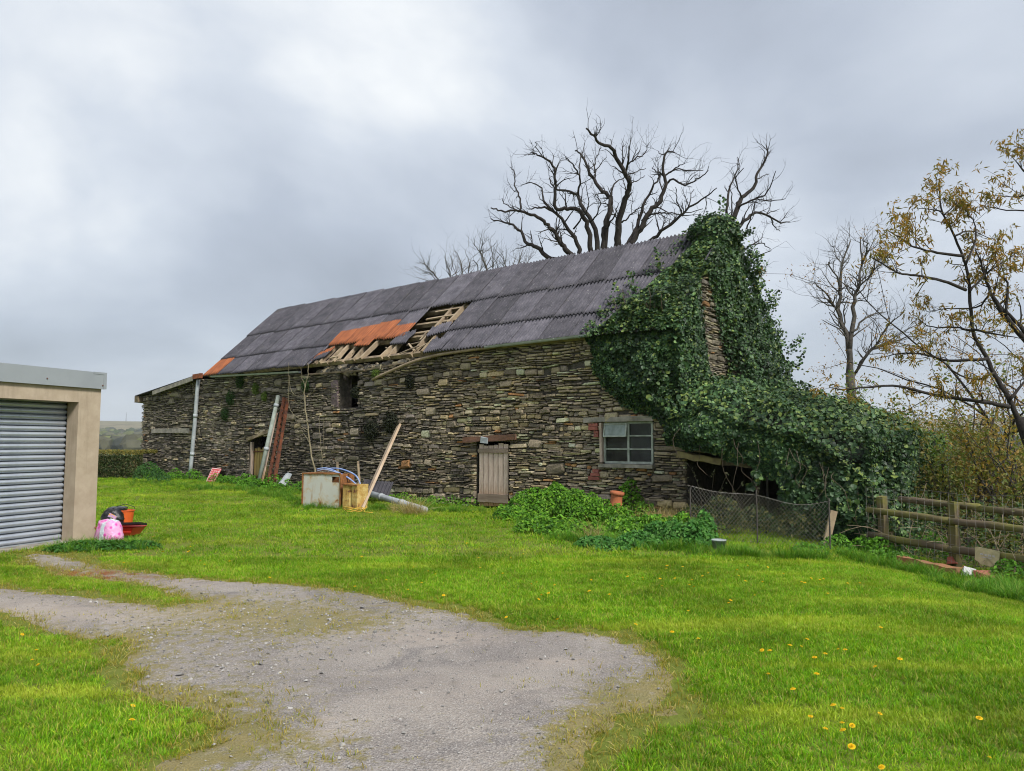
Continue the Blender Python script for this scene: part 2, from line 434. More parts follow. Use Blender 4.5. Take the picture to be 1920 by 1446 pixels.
def polar(name, r0, r1, ratio, mat, fine=0.5):
    rs = [r0]
    while rs[-1] < r1: rs.append(rs[-1] * ratio + 0.02)
    an = np.concatenate([np.arange(-60, 60, fine), np.arange(60, 300, 4)]) * PI / 180
    R, A = np.meshgrid(np.array(rs), an, indexing='ij'); X = R * np.sin(A); Y = R * np.cos(A); Z = gz(X, Y)
    m, n = R.shape; i = np.arange(m - 1)[:, None]; j = np.arange(n)[None]; j2 = (j + 1) % n
    Q = np.stack([i*n + j + 0*i, i*n + j2, (i+1)*n + j2, (i+1)*n + j], -1).reshape(-1, 4)
    V = np.stack([X, Y, Z], -1).reshape(-1, 3)
    if r0 < 5:
        V = np.vstack([V, [[0, 0, float(gz(0, 0.0))]]]); c = len(V) - 1
        T = np.stack([np.full(n, c), np.arange(n), (np.arange(n) + 1) % n], 1)
        return link(name, mesh_np(name, V, [Q[:, ::-1], T[:, ::-1]], smooth=True), mat, kind='structure')
    return link(name, mesh_np(name, V, [Q[:, ::-1]], smooth=True), mat, kind='structure')
g_o = polar('ground', 1.2, 420, 1.03, ground_mat(), 0.5)
tag(g_o, 'mown lawn and rough ground around the barn', 'lawn')
h_o = polar('hills', 400, 5200, 1.035, hill_mat(), 1.0)
tag(h_o, 'distant moorland hillside with fields and woods', 'hills')

# ---- drive
def drive_mat():
    t = NT('gravel_drive'); v = t.coord('World')
    fine = t.noise(v, 95, 3, 0.7); mid = t.noise(v, 6, 6, 0.7); big = t.noise(v, 0.9, 5, 0.6, 0.6)
    vo = t.new('ShaderNodeTexVoronoi'); t.set(vo, Vector=v, Scale=70.0)
    c = t.mix(t.ramp(big, (0.36, 0.0), (0.64, 1.0)), (0.205, 0.18, 0.165), (0.37, 0.325, 0.28))
    c = t.mix(t.ramp(t.noise(v, 1.7, 5, 0.6, 1.0), (0.54, 0.0), (0.68, 0.7)), c, (0.115, 0.105, 0.107))
    c = t.mix(t.ramp(vo.outputs['Color'], (0.1, 0.0), (0.9, 0.65)), c, t.mix(t.ramp(fine, (0.4, 0.0), (0.6, 1.0)), (0.09, 0.085, 0.085), (0.55, 0.51, 0.47)))
    c = t.mix(t.ramp(mid, (0.58, 0.0), (0.72, 0.5)), c, (0.19, 0.165, 0.13))
    sp = t.new('ShaderNodeSeparateXYZ'); t.l.new(t.attr(), sp.inputs[0])
    mossf = t.math('MULTIPLY', t.ramp(t.math('ADD', sp.outputs[0], t.math('MULTIPLY', t.math('SUBTRACT', t.noise(v, 11, 9, 0.80), 0.5), 4.2)), (0.45, 0.0), (1.1, 1.0)), 0.75)
    c = t.mix(mossf, c, t.mix(t.noise(v, 4, 4), (0.30, 0.22, 0.05), (0.13, 0.14, 0.03)))
    c = t.mix(t.math('MULTIPLY', sp.outputs[1], t.ramp(t.noise(v, 5, 5, 0.7), (0.4, 0.0), (0.6, 1.0))), c, (0.23, 0.085, 0.03))
    c = t.mix(t.math('MULTIPLY', sp.outputs[2], t.ramp(t.noise(v, 9, 5, 0.7), (0.35, 0.1), (0.6, 0.8))), c, (0.43, 0.36, 0.30))
    t.base(c); t.set(t.b, Roughness=0.93, **{'Specular IOR Level': 0.2})
    t.bump(t.math('ADD', t.math('MULTIPLY', vo.outputs['Distance'], 0.9), fine), 0.75, 0.012); return t.m
st = 0.06
gx = np.arange(-11.5, 3.2, st); gy = np.arange(-3.0, 13.6, st)
X, Y = np.meshgrid(gx, gy, indexing='ij'); D = drive_d(X, Y)
Z = gz(X, Y) + np.clip(D, -0.4, 0.1) * 0.14 + 0.006 + 0.006 * (fbm(X, Y, 5, 4) - 0.5)
keep = D > -0.22
idn = -np.ones(X.shape, int); idn[keep] = np.arange(keep.sum())
q = np.stack([idn[:-1, :-1], idn[1:, :-1], idn[1:, 1:], idn[:-1, 1:]], -1).reshape(-1, 4); q = q[(q >= 0).all(1)]
def blobs(X, Y, lst):
    v = np.zeros(X.shape)
    for px, py, sx, sy, a in lst:
        p = on_ground(px, py); v += a * np.exp(-((X - p[0]) / sx) ** 2 - ((Y - p[1]) / sy) ** 2)
    return v
moss = blobs(X, Y, [(560,1165,1.0,0.7,.75),(430,1140,1.0,.6,.7),(640,1175,.6,.4,.5),(330,1180,.8,.5,.35),(450,1400,.5,.35,.6),(330,1420,.5,.4,.5),(1180,1340,.35,.5,.75),(1150,1400,.35,.4,.8),(1120,1440,.3,.4,.7),(1230,1290,.4,.25,.6),(640,1400,.3,.2,.35),(700,1430,.3,.2,.3),(100,1075,1.0,.4,.6),(400,1230,1.0,.5,.35),(520,1290,.8,.5,.28),(300,1330,.6,.4,.5)]) + 0.75 * np.exp(-np.maximum(D, 0) / 0.22)
red = blobs(X, Y, [(60,1085,1.3,.5,1.0),(150,1082,.8,.35,.7)])
pale = blobs(X, Y, [(870,1200,.5,.22,.6),(1040,1245,.35,.12,.7),(620,1355,.10,.06,1),(625,1378,.08,.05,1),(140,1150,1.6,.5,.8),(330,1095,1.4,.25,.7),(790,1195,.5,.2,.5),(880,1300,.7,.4,.35)])
V = np.stack([X, Y, Z], -1)[keep]; C = np.stack([moss, red, pale], -1)[keep]
link('driveway', mesh_np('driveway', V, [q], np.clip(C, 0, 1.2), smooth=True), drive_mat(), kind='structure', label='worn grey gravel drive with mossy edges', cat='driveway')

# ---- grass
def grass_tuft(name, n, h, spread, lean, wid, mat, cols, segs=2):
    V = []; T = []; C = []; k = 0
    for i in range(n):
        a = random.uniform(0, 2*PI); r = spread * math.sqrt(random.random()); b = np.array([r*math.cos(a), r*math.sin(a), -0.006])
        hh = h * random.uniform(0.55, 1.15); w = wid * random.uniform(0.7, 1.2)
        la = a + random.gauss(0, 0.9); ln = lean * random.uniform(0.3, 1.3) * hh
        d = np.array([math.cos(la), math.sin(la), 0]); sd = np.array([-math.sin(la + random.gauss(0, .8)), math.cos(la), 0]); sd /= np.linalg.norm(sd)
        c = np.array(random.choice(cols)) * random.uniform(0.75, 1.25)
        if segs == 2:
            m = b + d*ln*0.35 + np.array([0, 0, hh*0.62]); tip = b + d*ln + np.array([0, 0, hh])
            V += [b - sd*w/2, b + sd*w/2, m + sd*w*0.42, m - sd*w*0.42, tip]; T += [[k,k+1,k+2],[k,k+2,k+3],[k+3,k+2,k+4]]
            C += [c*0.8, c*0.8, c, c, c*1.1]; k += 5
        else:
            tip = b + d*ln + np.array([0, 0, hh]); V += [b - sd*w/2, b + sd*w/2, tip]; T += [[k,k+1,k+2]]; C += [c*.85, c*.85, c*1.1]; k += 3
    me = mesh_np(name, V, [np.array(T)], np.clip(C, 0, 1)); me.materials.append(mat); return me
def grass_mat(name, streak=True):
    t = NT(name); c = t.attr(); v = t.coord('World')
    if streak:
        m = t.new('ShaderNodeMapping'); t.l.new(v, m.inputs[0]); m.inputs['Rotation'].default_value = (0, 0, math.radians(35)); m.inputs['Scale'].default_value = (0.22, 1.7, 1.0)
        y = t.ramp(t.noise(m.outputs[0], 1.0, 4, 0.6), (0.50, 0.0), (0.68, 1.0))
        c = t.mix(t.math('MULTIPLY', y, 0.72), c, (0.50, 0.54, 0.055))
        dk = t.ramp(t.noise(v, 0.8, 4, 0.6), (0.34, 0.70), (0.6, 1.12)); c = t.mix(1.0, c, dk, 'MULTIPLY')
        c = t.mix(t.ramp(t.noise(v, 2.2, 5, 0.65), (0.60, 0.0), (0.76, 0.38)), c, (0.36, 0.34, 0.07))
    t.base(c); t.set(t.b, Roughness=0.6, **{'Specular IOR Level': 0.25})
    tr = t.new('ShaderNodeBsdfTranslucent'); t.l.new(t.mix(1.0, c, (1.05, 1.2, 0.4), 'MULTIPLY'), tr.inputs[0])
    ms = t.new('ShaderNodeMixShader'); ms.inputs[0].default_value = 0.35
    t.l.new(t.b.outputs[0], ms.inputs[1]); t.l.new(tr.outputs[0], ms.inputs[2]); t.l.new(ms.outputs[0], t.out.inputs['Surface']); return t.m
M_GRASS = grass_mat('grass_blades'); M_ROUGH = grass_mat('rough_grass_blades', False)
GC = [(0.16,0.36,0.009),(0.21,0.42,0.011),(0.115,0.28,0.008),(0.27,0.46,0.014),(0.175,0.38,0.011),(0.165,0.36,0.01),(0.38,0.46,0.03),(0.42,0.40,0.09)]
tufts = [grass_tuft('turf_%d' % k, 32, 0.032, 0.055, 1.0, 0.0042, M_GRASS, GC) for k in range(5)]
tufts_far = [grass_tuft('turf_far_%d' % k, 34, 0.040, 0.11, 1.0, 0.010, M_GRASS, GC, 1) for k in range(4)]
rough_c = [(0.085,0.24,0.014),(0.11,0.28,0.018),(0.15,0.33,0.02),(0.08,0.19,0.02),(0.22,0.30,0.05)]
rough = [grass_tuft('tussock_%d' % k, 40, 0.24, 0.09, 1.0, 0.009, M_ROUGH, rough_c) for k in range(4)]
yellow = [grass_tuft('yellow_turf_%d' % k, 14, 0.035, 0.05, 1.3, 0.0045, M_ROUGH, [(0.42,0.32,0.06),(0.33,0.29,0.04),(0.24,0.27,0.03),(0.46,0.38,0.14)]) for k in range(3)]

GAR_C = np.array([-6.95, 12.6]); GAR_T = np.array([-0.36, -0.933]); GAR_T /= np.linalg.norm(GAR_T); GAR_N = np.array([-GAR_T[1], GAR_T[0]])   # along the front, outwards
def in_garage(x, y):
    dx, dy = x - GAR_C[0], y - GAR_C[1]; t = dx*GAR_T[0] + dy*GAR_T[1]; n = dx*GAR_N[0] + dy*GAR_N[1]
    return (n < 0.05) & (t > -0.05)
def barn_xy(x, y):
    dx, dy = x - BO[0], y - BO[1]; return dx*BX[0] + dy*BX[1], dx*BY[0] + dy*BY[1]
FENCE_L = np.array([6.0, 12.2]); FENCE_R = np.array([7.13, 9.7])
def behind_fence(x, y):
    d = FENCE_R - FENCE_L; return (x - FENCE_L[0]) * d[1] - (y - FENCE_L[1]) * d[0] < -0.25 * np.linalg.norm(d)
def blocked(x, y):
    lx, ly = barn_xy(x, y); return in_garage(x, y) | ((ly > -0.02) & (lx < 6.0) & (lx > -20.6)) | behind_fence(x, y)
def frustum_pts(n, y0, y1, pw=1.0, margin=0.75):
    y = y0 + (y1 - y0) * RNG.random(n) ** pw; x = (RNG.random(n) * 2 - 1) * (y * .72 + 2.0); return x, y
def place_grass(name, label, n, y0, y1, src, s0, s1, pw=1.0, tilt=0.25):
    x, y = frustum_pts(int(n), y0, y1, pw)
    d = drive_d(x, y); edge = fbm(x, y, 1.1, 55, 3)
    ok = (d < -0.05 - 0.42 * (edge - .2) * (edge > .2)) & ~blocked(x, y)
    x, y = x[ok], y[ok]; k = len(x)
    s = RNG.uniform(s0, s1, k) * (0.72 + 0.6 * fbm(x, y, 0.9, 77))
    s *= 0.45 + 0.55 * sstep(-0.02, -0.35, d[ok])
    rot = np.stack([RNG.normal(0, tilt, k), RNG.normal(0, tilt, k), RNG.uniform(0, 2*PI, k)], 1)
    return scatter(name, np.stack([x, y, gz(x, y)], 1), rot, s, RNG.integers(0, len(src), k), src, label, 'grass')
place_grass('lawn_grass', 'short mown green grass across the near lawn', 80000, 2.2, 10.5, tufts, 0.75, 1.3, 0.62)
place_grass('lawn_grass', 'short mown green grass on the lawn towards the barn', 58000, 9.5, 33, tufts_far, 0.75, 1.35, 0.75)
# sparse yellowing tufts creeping over the drive
x, y = frustum_pts(80000, 3.0, 13, 0.8); d = drive_d(x, y)
mo = blobs(x, y, [(560,1165,1.0,0.7,.5),(430,1140,1.0,.6,.6),(450,1400,.5,.35,.8),(330,1420,.6,.5,.9),(1180,1330,.3,.5,.9),(1150,1400,.3,.4,1.0),(1125,1440,.3,.4,1.0),(1230,1290,.4,.2,.8),(100,1075,1.0,.4,.9),(380,1330,.5,.3,.5)])
pr = np.where(d > 0, 0.5 * np.exp(-d / 0.10) + mo * sstep(0.36, 0.60, fbm(x, y, 3.4, 91, 4)) + 0.012, 0.7 * np.exp(d / 0.25))
ok = (RNG.random(len(x)) < pr) & ~blocked(x, y); x, y = x[ok], y[ok]; k = len(x)
scatter('drive_grass', np.stack([x, y, gz(x, y) + 0.004], 1), np.stack([RNG.normal(0, .3, k), RNG.normal(0, .3, k), RNG.uniform(0, 6.28, k)], 1), RNG.uniform(.5, 1.25, k), RNG.integers(0, 3, k), yellow,
        'yellowing tufts of grass creeping over the edges of the drive', 'grass')
# loose chippings on the drive
M_PEB = simple('chippings', (0.42,0.40,0.37), (0.22,0.21,0.20), scale=30, bump=0.1, attr=True)
pebs = []
for k in range(6):
    v = np.array([[1,0,0],[-1,0,0],[0,1,0],[0,-1,0],[0,0,.7],[0,0,-.5],[.6,.6,.35],[-.6,.55,.3],[-.55,-.6,.35],[.6,-.6,.3]]) * (0.0075 * RNG.uniform(.7, 1.3, (10, 1)))
    t = [[0,6,4],[6,2,4],[2,7,4],[7,1,4],[1,8,4],[8,3,4],[3,9,4],[9,0,4],[0,2,6],[2,1,7],[1,3,8],[3,0,9]]
    m = mesh_np('chipping_%d' % k, v, [np.array(t)], np.array([.6, .8, 1.0, 1.2, .5, .9][k]) * np.ones(3)); m.materials.append(M_PEB); pebs.append(m)
x, y = frustum_pts(70000, 3.0, 11.5, 0.8); d = drive_d(x, y)
st_ = blobs(x, y, [(560,1160,1.3,.8,.9),(640,1180,.8,.5,.8),(330,1220,.9,.7,.6),(380,1270,.7,.5,.6),(700,1130,1.0,.3,.9)])
ok = (d > 0.02) & (RNG.random(len(x)) < 0.16 + .8*st_); x, y = x[ok], y[ok]; k = len(x)
scatter('loose_chippings', np.stack([x, y, gz(x, y) + 0.022], 1), RNG.uniform(0, 6.28, (k, 3)) * [0.08, 0.08, 1], RNG.lognormal(-0.35, .5, k), RNG.integers(0, 6, k), pebs,
        'loose grey stone chippings lying on the drive', 'gravel')

# dandelions: each flower stands by itself
M_DAND = simple('dandelion_yellow', (0.85,0.56,0.01), (0.80,0.45,0.005), rough=0.8, scale=80, bump=0.3); M_STEM = simple('flower_stem', (0.16,0.26,0.06), rough=0.6, bump=0)
def dandelion(name='dandelion', petals=18):
    a = Acc(); V = []; T = []; k = 0
    for ring, (r, z, nn) in enumerate(((0.021, 0.008, petals), (0.013, 0.012, petals // 2), (0.006, 0.014, 6))):
        for i in range(nn):
            th = i * 2*PI / nn + ring * 0.2; w = 0.0042
            d = np.array([math.cos(th), math.sin(th), 0]); s = np.array([-d[1], d[0], 0])
            V += [s*w*.4, d*r*.7 + s*w + [0,0,z], d*r + [0,0,z-.002], d*r*.7 - s*w + [0,0,z], -s*w*.4]; T += [[k,k+1,k+3],[k+1,k+2,k+3],[k,k+3,k+4]]; k += 5
    V = np.array(V) + [0, 0, 0.055]; head = mesh_np('flower_head', V, [np.array(T)]); head.materials.append(M_DAND)
    a.tube([[0,0,-.01],[.003,0,.03],[0,0,.06]], .0018, 5); stem = a.mesh('stem'); stem.materials.append(M_STEM)
    return head, stem
d_head, d_stem = dandelion()
spots = [(1588,1380,1),(1597,1362,1),(1581,1363,1),(1546,1374,1),(1520,1350,1),(1597,1408,1),(1546,1231,1),(1530,1240,1),(1480,1215,1),(1500,1213,1),(1447,1227,1),(1432,1222,1),(1441,1273,1),(1491,1302,1),(1531,1272,1),(1647,1255,1),(1687,1242,1),(1650,1180,1),(1511,1201,1),(1367,1128,1),(1290,1145,1),(1575,1221,1),(1586,1223,1),(1645,1342,1),(1568,1333,1),(1580,1333,1),(61,1240,1),(80,1252,1),(38,1190,1),(67,1222,1),(130,1226,1),(243,1362,1),(243,1328,1),(1310,1202,1),(1852,1427,1),(1835,1355,1),(1658,1445,1)]
spots = [s[:2] for s in spots]
for _ in range(78):
    c = random.choice([(800,1080,90,35),(960,1100,80,35),(1180,1110,90,40),(1390,1090,80,22),(1540,1095,60,10),(330,1030,70,20),(700,1070,80,30),(1080,1140,80,30),(1260,1070,60,25)])
    spots.append((random.gauss(c[0], c[2]), random.gauss(c[1], c[3])))
LABS = ['large open dandelion nearest the camera in the right-hand lawn']
nd = 0
for k, (px, py) in enumerate(spots):
    p = gp(px, py + 8)
    if float(drive_d(p[0], p[1])) > -0.05 or bool(blocked(p[0], p[1])): continue
    r = empty('dandelion', p, random.uniform(0, 6.28), 'yellow dandelion flower standing in the short lawn grass', 'dandelion', 'dandelions in the lawn')
    if k == 0: r['label'] = LABS[0]
    h = link('flower_head', d_head, None, r); link('stem', d_stem, None, r)
    r.scale = (random.uniform(.65, 1.0) * (1.35 if k == 0 else 1),) * 3; r.rotation_euler = (random.gauss(0, .2), random.gauss(0, .2), random.uniform(0, 6))
    nd += 1

# ================================================================== BARN
barn = empty('stone_barn', BO, BARN_ROT, 'long old rubble stone barn with broken dark corrugated roof', 'barn')
XG, XL, XE, W2 = 2.35, -15.75, -20.6, 2.8        # right gable, left gable, end of the low extension, half depth
def stone_mat():
    t = NT('rubble_stone'); v = t.coord('Object'); n1 = t.noise(v, 14, 6, 0.7); n2 = t.noise(v, 70, 4, 0.7)
    c = t.mix(1.0, t.attr(), t.ramp(n1, (0.3, 0.58), (0.7, 1.3)), 'MULTIPLY')
    c = t.mix(t.ramp(t.noise(v, 5, 6, 0.75), (0.60, 0.0), (0.70, 0.55)), c, (0.36, 0.35, 0.29))      # pale lichen
    c = t.mix(t.ramp(t.noise(v, 1.3, 6, 0.7), (0.60, 0.0), (0.78, 0.55)), c, (0.075, 0.085, 0.03))    # moss
    c = t.mix(t.ramp(t.noise(v, .75, 5, 0.65, .4), (0.50, 0.0), (0.66, 0.72)), c, (0.038, 0.036, 0.034))    # damp black staining
    t.base(c); t.set(t.b, Roughness=0.92, **{'Specular IOR Level': 0.25}); t.bump(t.math('ADD', n1, t.math('MULTIPLY', n2, .5)), 0.8, 0.03); return t.m
M_STONE = stone_mat()
M_MORT = simple('dark_earth_mortar', (0.125,0.108,0.085), (0.05,0.045,0.038), scale=9, bump=0.8, bscale=30, bdist=0.04)
PAL = np.array([(0.17,0.15,0.13),(0.22,0.195,0.165),(0.28,0.25,0.205),(0.36,0.305,0.21),(0.18,0.162,0.16),(0.40,0.365,0.29),(0.36,0.20,0.10),(0.13,0.118,0.108)])
def stone_cols(x, z):
    """mix of greys on the left and low down, warmer buff right of the middle"""
    n = len(x); warm = np.clip(sstep(-9, -2, x) * (0.45 + 0.8 * (fbm(x, z, 0.8, 31) - 0.35)), 0, 1)
    w = np.stack([1.6 - warm, 1.5 + 0*warm, 1.1 + 0.6*warm, 0.30 + 1.3*warm, 0.9 - 0.5*warm, 0.25 + 0.6*warm, 0.05 + 0.22*warm, 1.2 - 1.0*warm], 1)
    w = np.clip(w, 0.02, None); cw = np.cumsum(w / w.sum(1, keepdims=True), 1); k = (RNG.random((n, 1)) > cw).sum(1)
    c = PAL[np.clip(k, 0, 7)] * (1 + RNG.normal(0, 0.16, (n, 1))) * (0.75 + 0.5 * fbm(x, z, 0.45, 8)[:, None]) * np.array([1.38, 1.31, 1.17]) * (1 + np.array([.19, .15, .06]) * sstep(-8, -2, x)[:, None])
    return np.clip(c, 0.02, 0.6)
def stone_shape(L, H, depth, seed):
    """one squared rubble stone, face towards -y, 8-sided outline with chipped corners"""
    r = np.random.default_rng(seed); a = np.array([[-1,-.6],[-.82,-1],[.8,-1],[1,-.62],[1,.6],[.84,1],[-.8,1],[-1,.6]])
    o = a * [L/2, H/2] * (1 + r.normal(0, 0.07, (8, 2))); o[:, 1] += o[:, 0] * r.normal(0, 0.05)
    rim = np.stack([o[:, 0], np.full(8, 0.012) + r.uniform(0, .012, 8), o[:, 1]], 1)
    fc = np.stack([o[:, 0]*.80, -0.012 - r.uniform(0, .02, 8), o[:, 1]*.72], 1); fc[:, 1] += fc[:, 0] * r.normal(0, 0.06) + fc[:, 2] * r.normal(0, .12)
    bk = np.stack([o[:, 0]*.97, np.full(8, depth), o[:, 1]*.97], 1)
    i = np.arange(8); j = (i + 1) % 8
    Q = np.concatenate([np.stack([i, j, 8 + j, 8 + i], 1), np.stack([8 + i, 8 + j, 16 + j, 16 + i], 1)])
    T = np.array([[0, k, k + 1] for k in range(1, 7)])
    return np.concatenate([fc, rim, bk]), Q[:, ::-1], T
def lay_stones(x0, x1, zb, zt, holes, rows=(0.032, 0.078), lens=(0.09, 0.5), skip=None, seed=1):
    """rough courses between z functions zb(x), zt(x), leaving openings; gives (x, z, L, H, proud)"""
    r = np.random.default_rng(seed); out = []; z = min(zb(x) for x in np.linspace(x0, x1, 20)) - 0.05; zmax = max(zt(x) for x in np.linspace(x0, x1, 60))
    big = []
    for _ in range(int((x1 - x0) * 2.2)):
        bx, bz = r.uniform(x0 + .3, x1 - .3), r.uniform(0.2, 3.7); L, H = r.uniform(.26, .52), r.uniform(.13, .24)
        if bz + H/2 > zt(bx) - .05 or any(h[0] - L/2 < bx < h[1] + L/2 and h[2] - H/2 < bz < h[3] + H/2 for h in holes): continue
        if any(abs(bx - b[0]) < (L + b[2])/2 and abs(bz - b[1]) < (H + b[3])/2 for b in big): continue
        big.append((bx, bz, L, H)); out.append((bx, bz, L, H, r.uniform(0.0, 0.035)))
    wave = lambda x, z: 0.05 * math.sin(x * 1.3 + z * 2.1) + 0.03 * math.sin(x * 3.1 - z * 4 + 1.7)
    while z < zmax:
        H = r.uniform(*rows) if r.random() > 0.12 else r.uniform(0.11, 0.16)
        x = x0 - r.uniform(0, .2)
        while x < x1:
            L = float(np.clip(r.lognormal(-1.50, 0.45), *lens)) * (1.0 if H < .1 else 1.15)
            a, b = x, x + L; xm = (a + b) / 2; zm = z + H/2 + wave(xm, z); x = b
            a = max(a, x0)
            for h in holes:
                if h[2] - H*.35 < zm < h[3] + H*.35:
                    if a < h[0] < b: b = h[0] if h[0] - a > .05 else a
                    elif h[0] <= a < h[1]:
                        a = min(b, h[1])
            b = min(b, x1)
            if b - a < 0.05: continue
            xm = (a + b) / 2
            if zm - H/2 < zb(xm) - .1 or zm + H/2 > zt(xm): continue
            if any(abs(xm - q[0]) < (b - a + q[2])/2 - .02 and abs(zm - q[1]) < (H + q[3])/2 - .01 for q in big):
                left = [q for q in big if abs(xm - q[0]) < (b - a + q[2])/2 - .02 and abs(zm - q[1]) < (H + q[3])/2 - .01][0]
                e0, e1 = left[0] - left[2]/2, left[0] + left[2]/2
                if a < e0 - .05: b = e0
                elif b > e1 + .05: a = e1
                else: continue
            if skip and r.random() < skip(xm, zm): continue
            out.append(((a + b)/2, zm, (b - a) - r.uniform(.006, .02), H - r.uniform(.004, .018), r.uniform(-.028, .03)))
        z += H
    return out
def top_z(x):
    pts = [(-20.8,3.42),(-16.4,3.93),(-16.2,3.90),(-13,3.86),(-11,3.80),(-9.4,3.70),(-7.2,3.66),(-6,3.74),(-4.4,3.86),(-2.6,3.93),(2.6,3.95)]
    return float(np.interp(x, [p[0] for p in pts], [p[1] for p in pts]))
def bot_z(x):
    w = to_world(x, 0, 0); return float(gz(w[0], w[1]))
LOFT = (-8.52, -7.62, 2.62, 3.9); DOOR1 = (-13.12, -12.02, -0.2, 1.80); DOOR2 = (-3.12, -2.06, -0.3, 1.62); WIN = (0.56, 1.80, 1.13, 2.04)
RENDER_P = (0.52, 1.85, 0.1, 1.02)               # patch of render under the window
holes = [LOFT, DOOR1, DOOR2, WIN]
def skip_front(x, z):
    s = 0.012
    if -8.6 < x < -5.9 and 1.5 < z < 2.7: s += 0.30 * math.exp(-((x + 7.2)/.9)**2 - ((z - 2.05)/.4)**2)
    if -7 < x < -5 and 3.0 < z < 3.6: s += 0.06
    return s
stones = lay_stones(XE, 2.52, bot_z, top_z, holes, skip=skip_front, seed=5)
def wall_backing(name, x0, x1, y0, y1, zb, zt, holes, mat, parent, step=0.5):
    xs = sorted(set([x0, x1] + [v for h in holes for v in h[:2] if x0 < v < x1] + list(np.arange(x0, x1, step)))); a = Acc()
    for u, v in zip(xs[:-1], xs[1:]):
        if v - u < 1e-3: continue
        m = (u + v)/2; segs = [(zb(m) - .4, zt(m) - 0.03)]
        for h in holes:
            if h[0] < m < h[1]:
                n = []
                for s0, s1 in segs:
                    if h[2] > s0: n.append((s0, min(s1, h[2])))
                    if h[3] < s1: n.append((max(s0, h[3]), s1))
                segs = n
        for s0, s1 in segs:
            if s1 - s0 > .01: a.box((m, (y0 + y1)/2, (s0 + s1)/2), (v - u - 0.0, y1 - y0, s1 - s0))
    return a.build(name, mat, parent)
front = wall_backing('front_wall', XE, 2.5, 0.055, 0.50, bot_z, top_z, holes, M_MORT, barn)
tag(front, 'rubble stone front wall with pockets where stones have fallen out')
def place_stones(lst, wall, y0=0.0, keep_n=0, rot=None):
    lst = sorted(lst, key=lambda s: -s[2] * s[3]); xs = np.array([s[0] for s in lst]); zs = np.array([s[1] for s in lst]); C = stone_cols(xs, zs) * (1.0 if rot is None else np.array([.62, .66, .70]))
    # size in the picture: nearer stones show larger
    dist = np.array([np.hypot(*(to_world(s[0], 0, 0)[:2])) for s in lst]) if rot is None else np.ones(len(lst)) * 16
    show = np.array([s[2] * s[3] for s in lst]) / dist ** 2; order = np.argsort(-show); big = set(order[:keep_n].tolist()); rest = Acc()
    for k, s in enumerate(lst):
        V, Q, T = stone_shape(s[2], s[3], 0.075 + 0.02 + s[4], 1000 + k); V = V + [s[0], y0 - s[4], s[1]]
        if rot is not None: V = rot(V)
        if k in big:
            c = V.mean(0); o = link('stone', mesh_np('stone', V - c, [Q, T], C[k]), M_STONE, wall); o.location = c
        else: rest.add(V, Q, T, col=C[k])
    if rest.n: rest.build('small_stones', M_STONE, wall, kind='stuff')
place_stones(stones, front, keep_n=300)

# gable wall, back wall, left gable and partition of the extension
gab = Acc(); gh = lambda y: 4.0 + (y + .12) * (2.64/2.92) if y < W2 else 4.0 + (2*W2 - y + .12) * (2.64/2.92)
def gable_slab(a, x0, x1, st=0.28):
    ys = np.arange(0.5, 2*W2 - .3, st)
    for y in ys: a.box(((x0 + x1)/2, y + st/2, (gh(y + st/2) - .12 - .4)/2), (x1 - x0, st, gh(y + st/2) - .12 + .4))
gable_slab(gab, XG - .5, XG - .055); gab.box((XG - .30, 0.25, 1.9), (.49, .38, 4.0))
gw = gab.build('gable_wall', M_MORT, barn)
gs = [s for s in lay_stones(0.02, 5.5, lambda x: 1.6, lambda x: gh(x) - .12, [], seed=9) if s[1] > 1.6 and s[0] < 3.2]
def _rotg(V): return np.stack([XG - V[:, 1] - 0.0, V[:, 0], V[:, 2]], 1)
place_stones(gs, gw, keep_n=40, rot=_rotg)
a = Acc(); gable_slab(a, XL - .25, XL + .25); a.build('left_gable_wall', M_MORT, barn)
a = Acc(); a.box(((XE + XG)/2, 2*W2 - .25, 1.75), (XG - XE - .02, .5, 4.3)); a.box((XE + .25, W2 + .1, 1.5), (.48, 2*W2 - 1.2, 3.8)); a.build('back_wall', M_MORT, barn)

# ---- timber, iron and other materials
M_OAK = simple('old_timber', (0.30,0.235,0.15), (0.13,0.095,0.065), scale=5, stretch=(1, 1, 1), bump=0.5, bscale=30, rnd=.25)
M_PALEWOOD = simple('pale_sawn_timber', (0.42,0.33,0.22), (0.30,0.22,0.145), scale=4, bump=0.3, bscale=40, rnd=.15)
M_GREYWOOD = NT('weathered_boards')
_t = M_GREYWOOD; _v = _t.coord('Object', (1, 1, 0.06)); _n = _t.noise(_v, 45, 5, .7); _z = _t.new('ShaderNodeSeparateXYZ'); _t.l.new(_t.coord('Object'), _z.inputs[0])
_c = _t.mix(_t.ramp(_n, (.3, 0.), (.7, 1.)), (0.40,0.285,0.22), (0.80,0.66,0.56)); _c = _t.mix(_t.ramp(_t.noise(_t.coord('Object', (1,1,.15)), 6, 4), (.5, 0.), (.68, .75)), _c, (0.13,0.085,0.06))
_c = _t.mix(_t.ramp(_t.math('ADD', _z.outputs['Z'], _t.math('MULTIPLY', _n, .3)), (0.30, .8), (0.70, 0.)), _c, (0.30,0.16,0.055))
_t.base(_c); _t.set(_t.b, Roughness=.9, **{'Specular IOR Level': .2}); _t.bump(_n, .5, .01); M_GREYWOOD = _t.m
M_YELWOOD = simple('yellow_door_boards', (0.46,0.33,0.12), (0.28,0.19,0.07), scale=12, stretch=(1,1,.12), bump=0.3, bscale=40)
M_RUST = simple('rusty_iron', (0.20,0.065,0.030), (0.075,0.035,0.025), scale=9, bump=0.5, bscale=60, rough=.9)
M_ZINC = simple('grey_zinc', (0.46,0.49,0.51), (0.30,0.33,0.35), scale=4, bump=0.1, rough=.55, spec=.5)
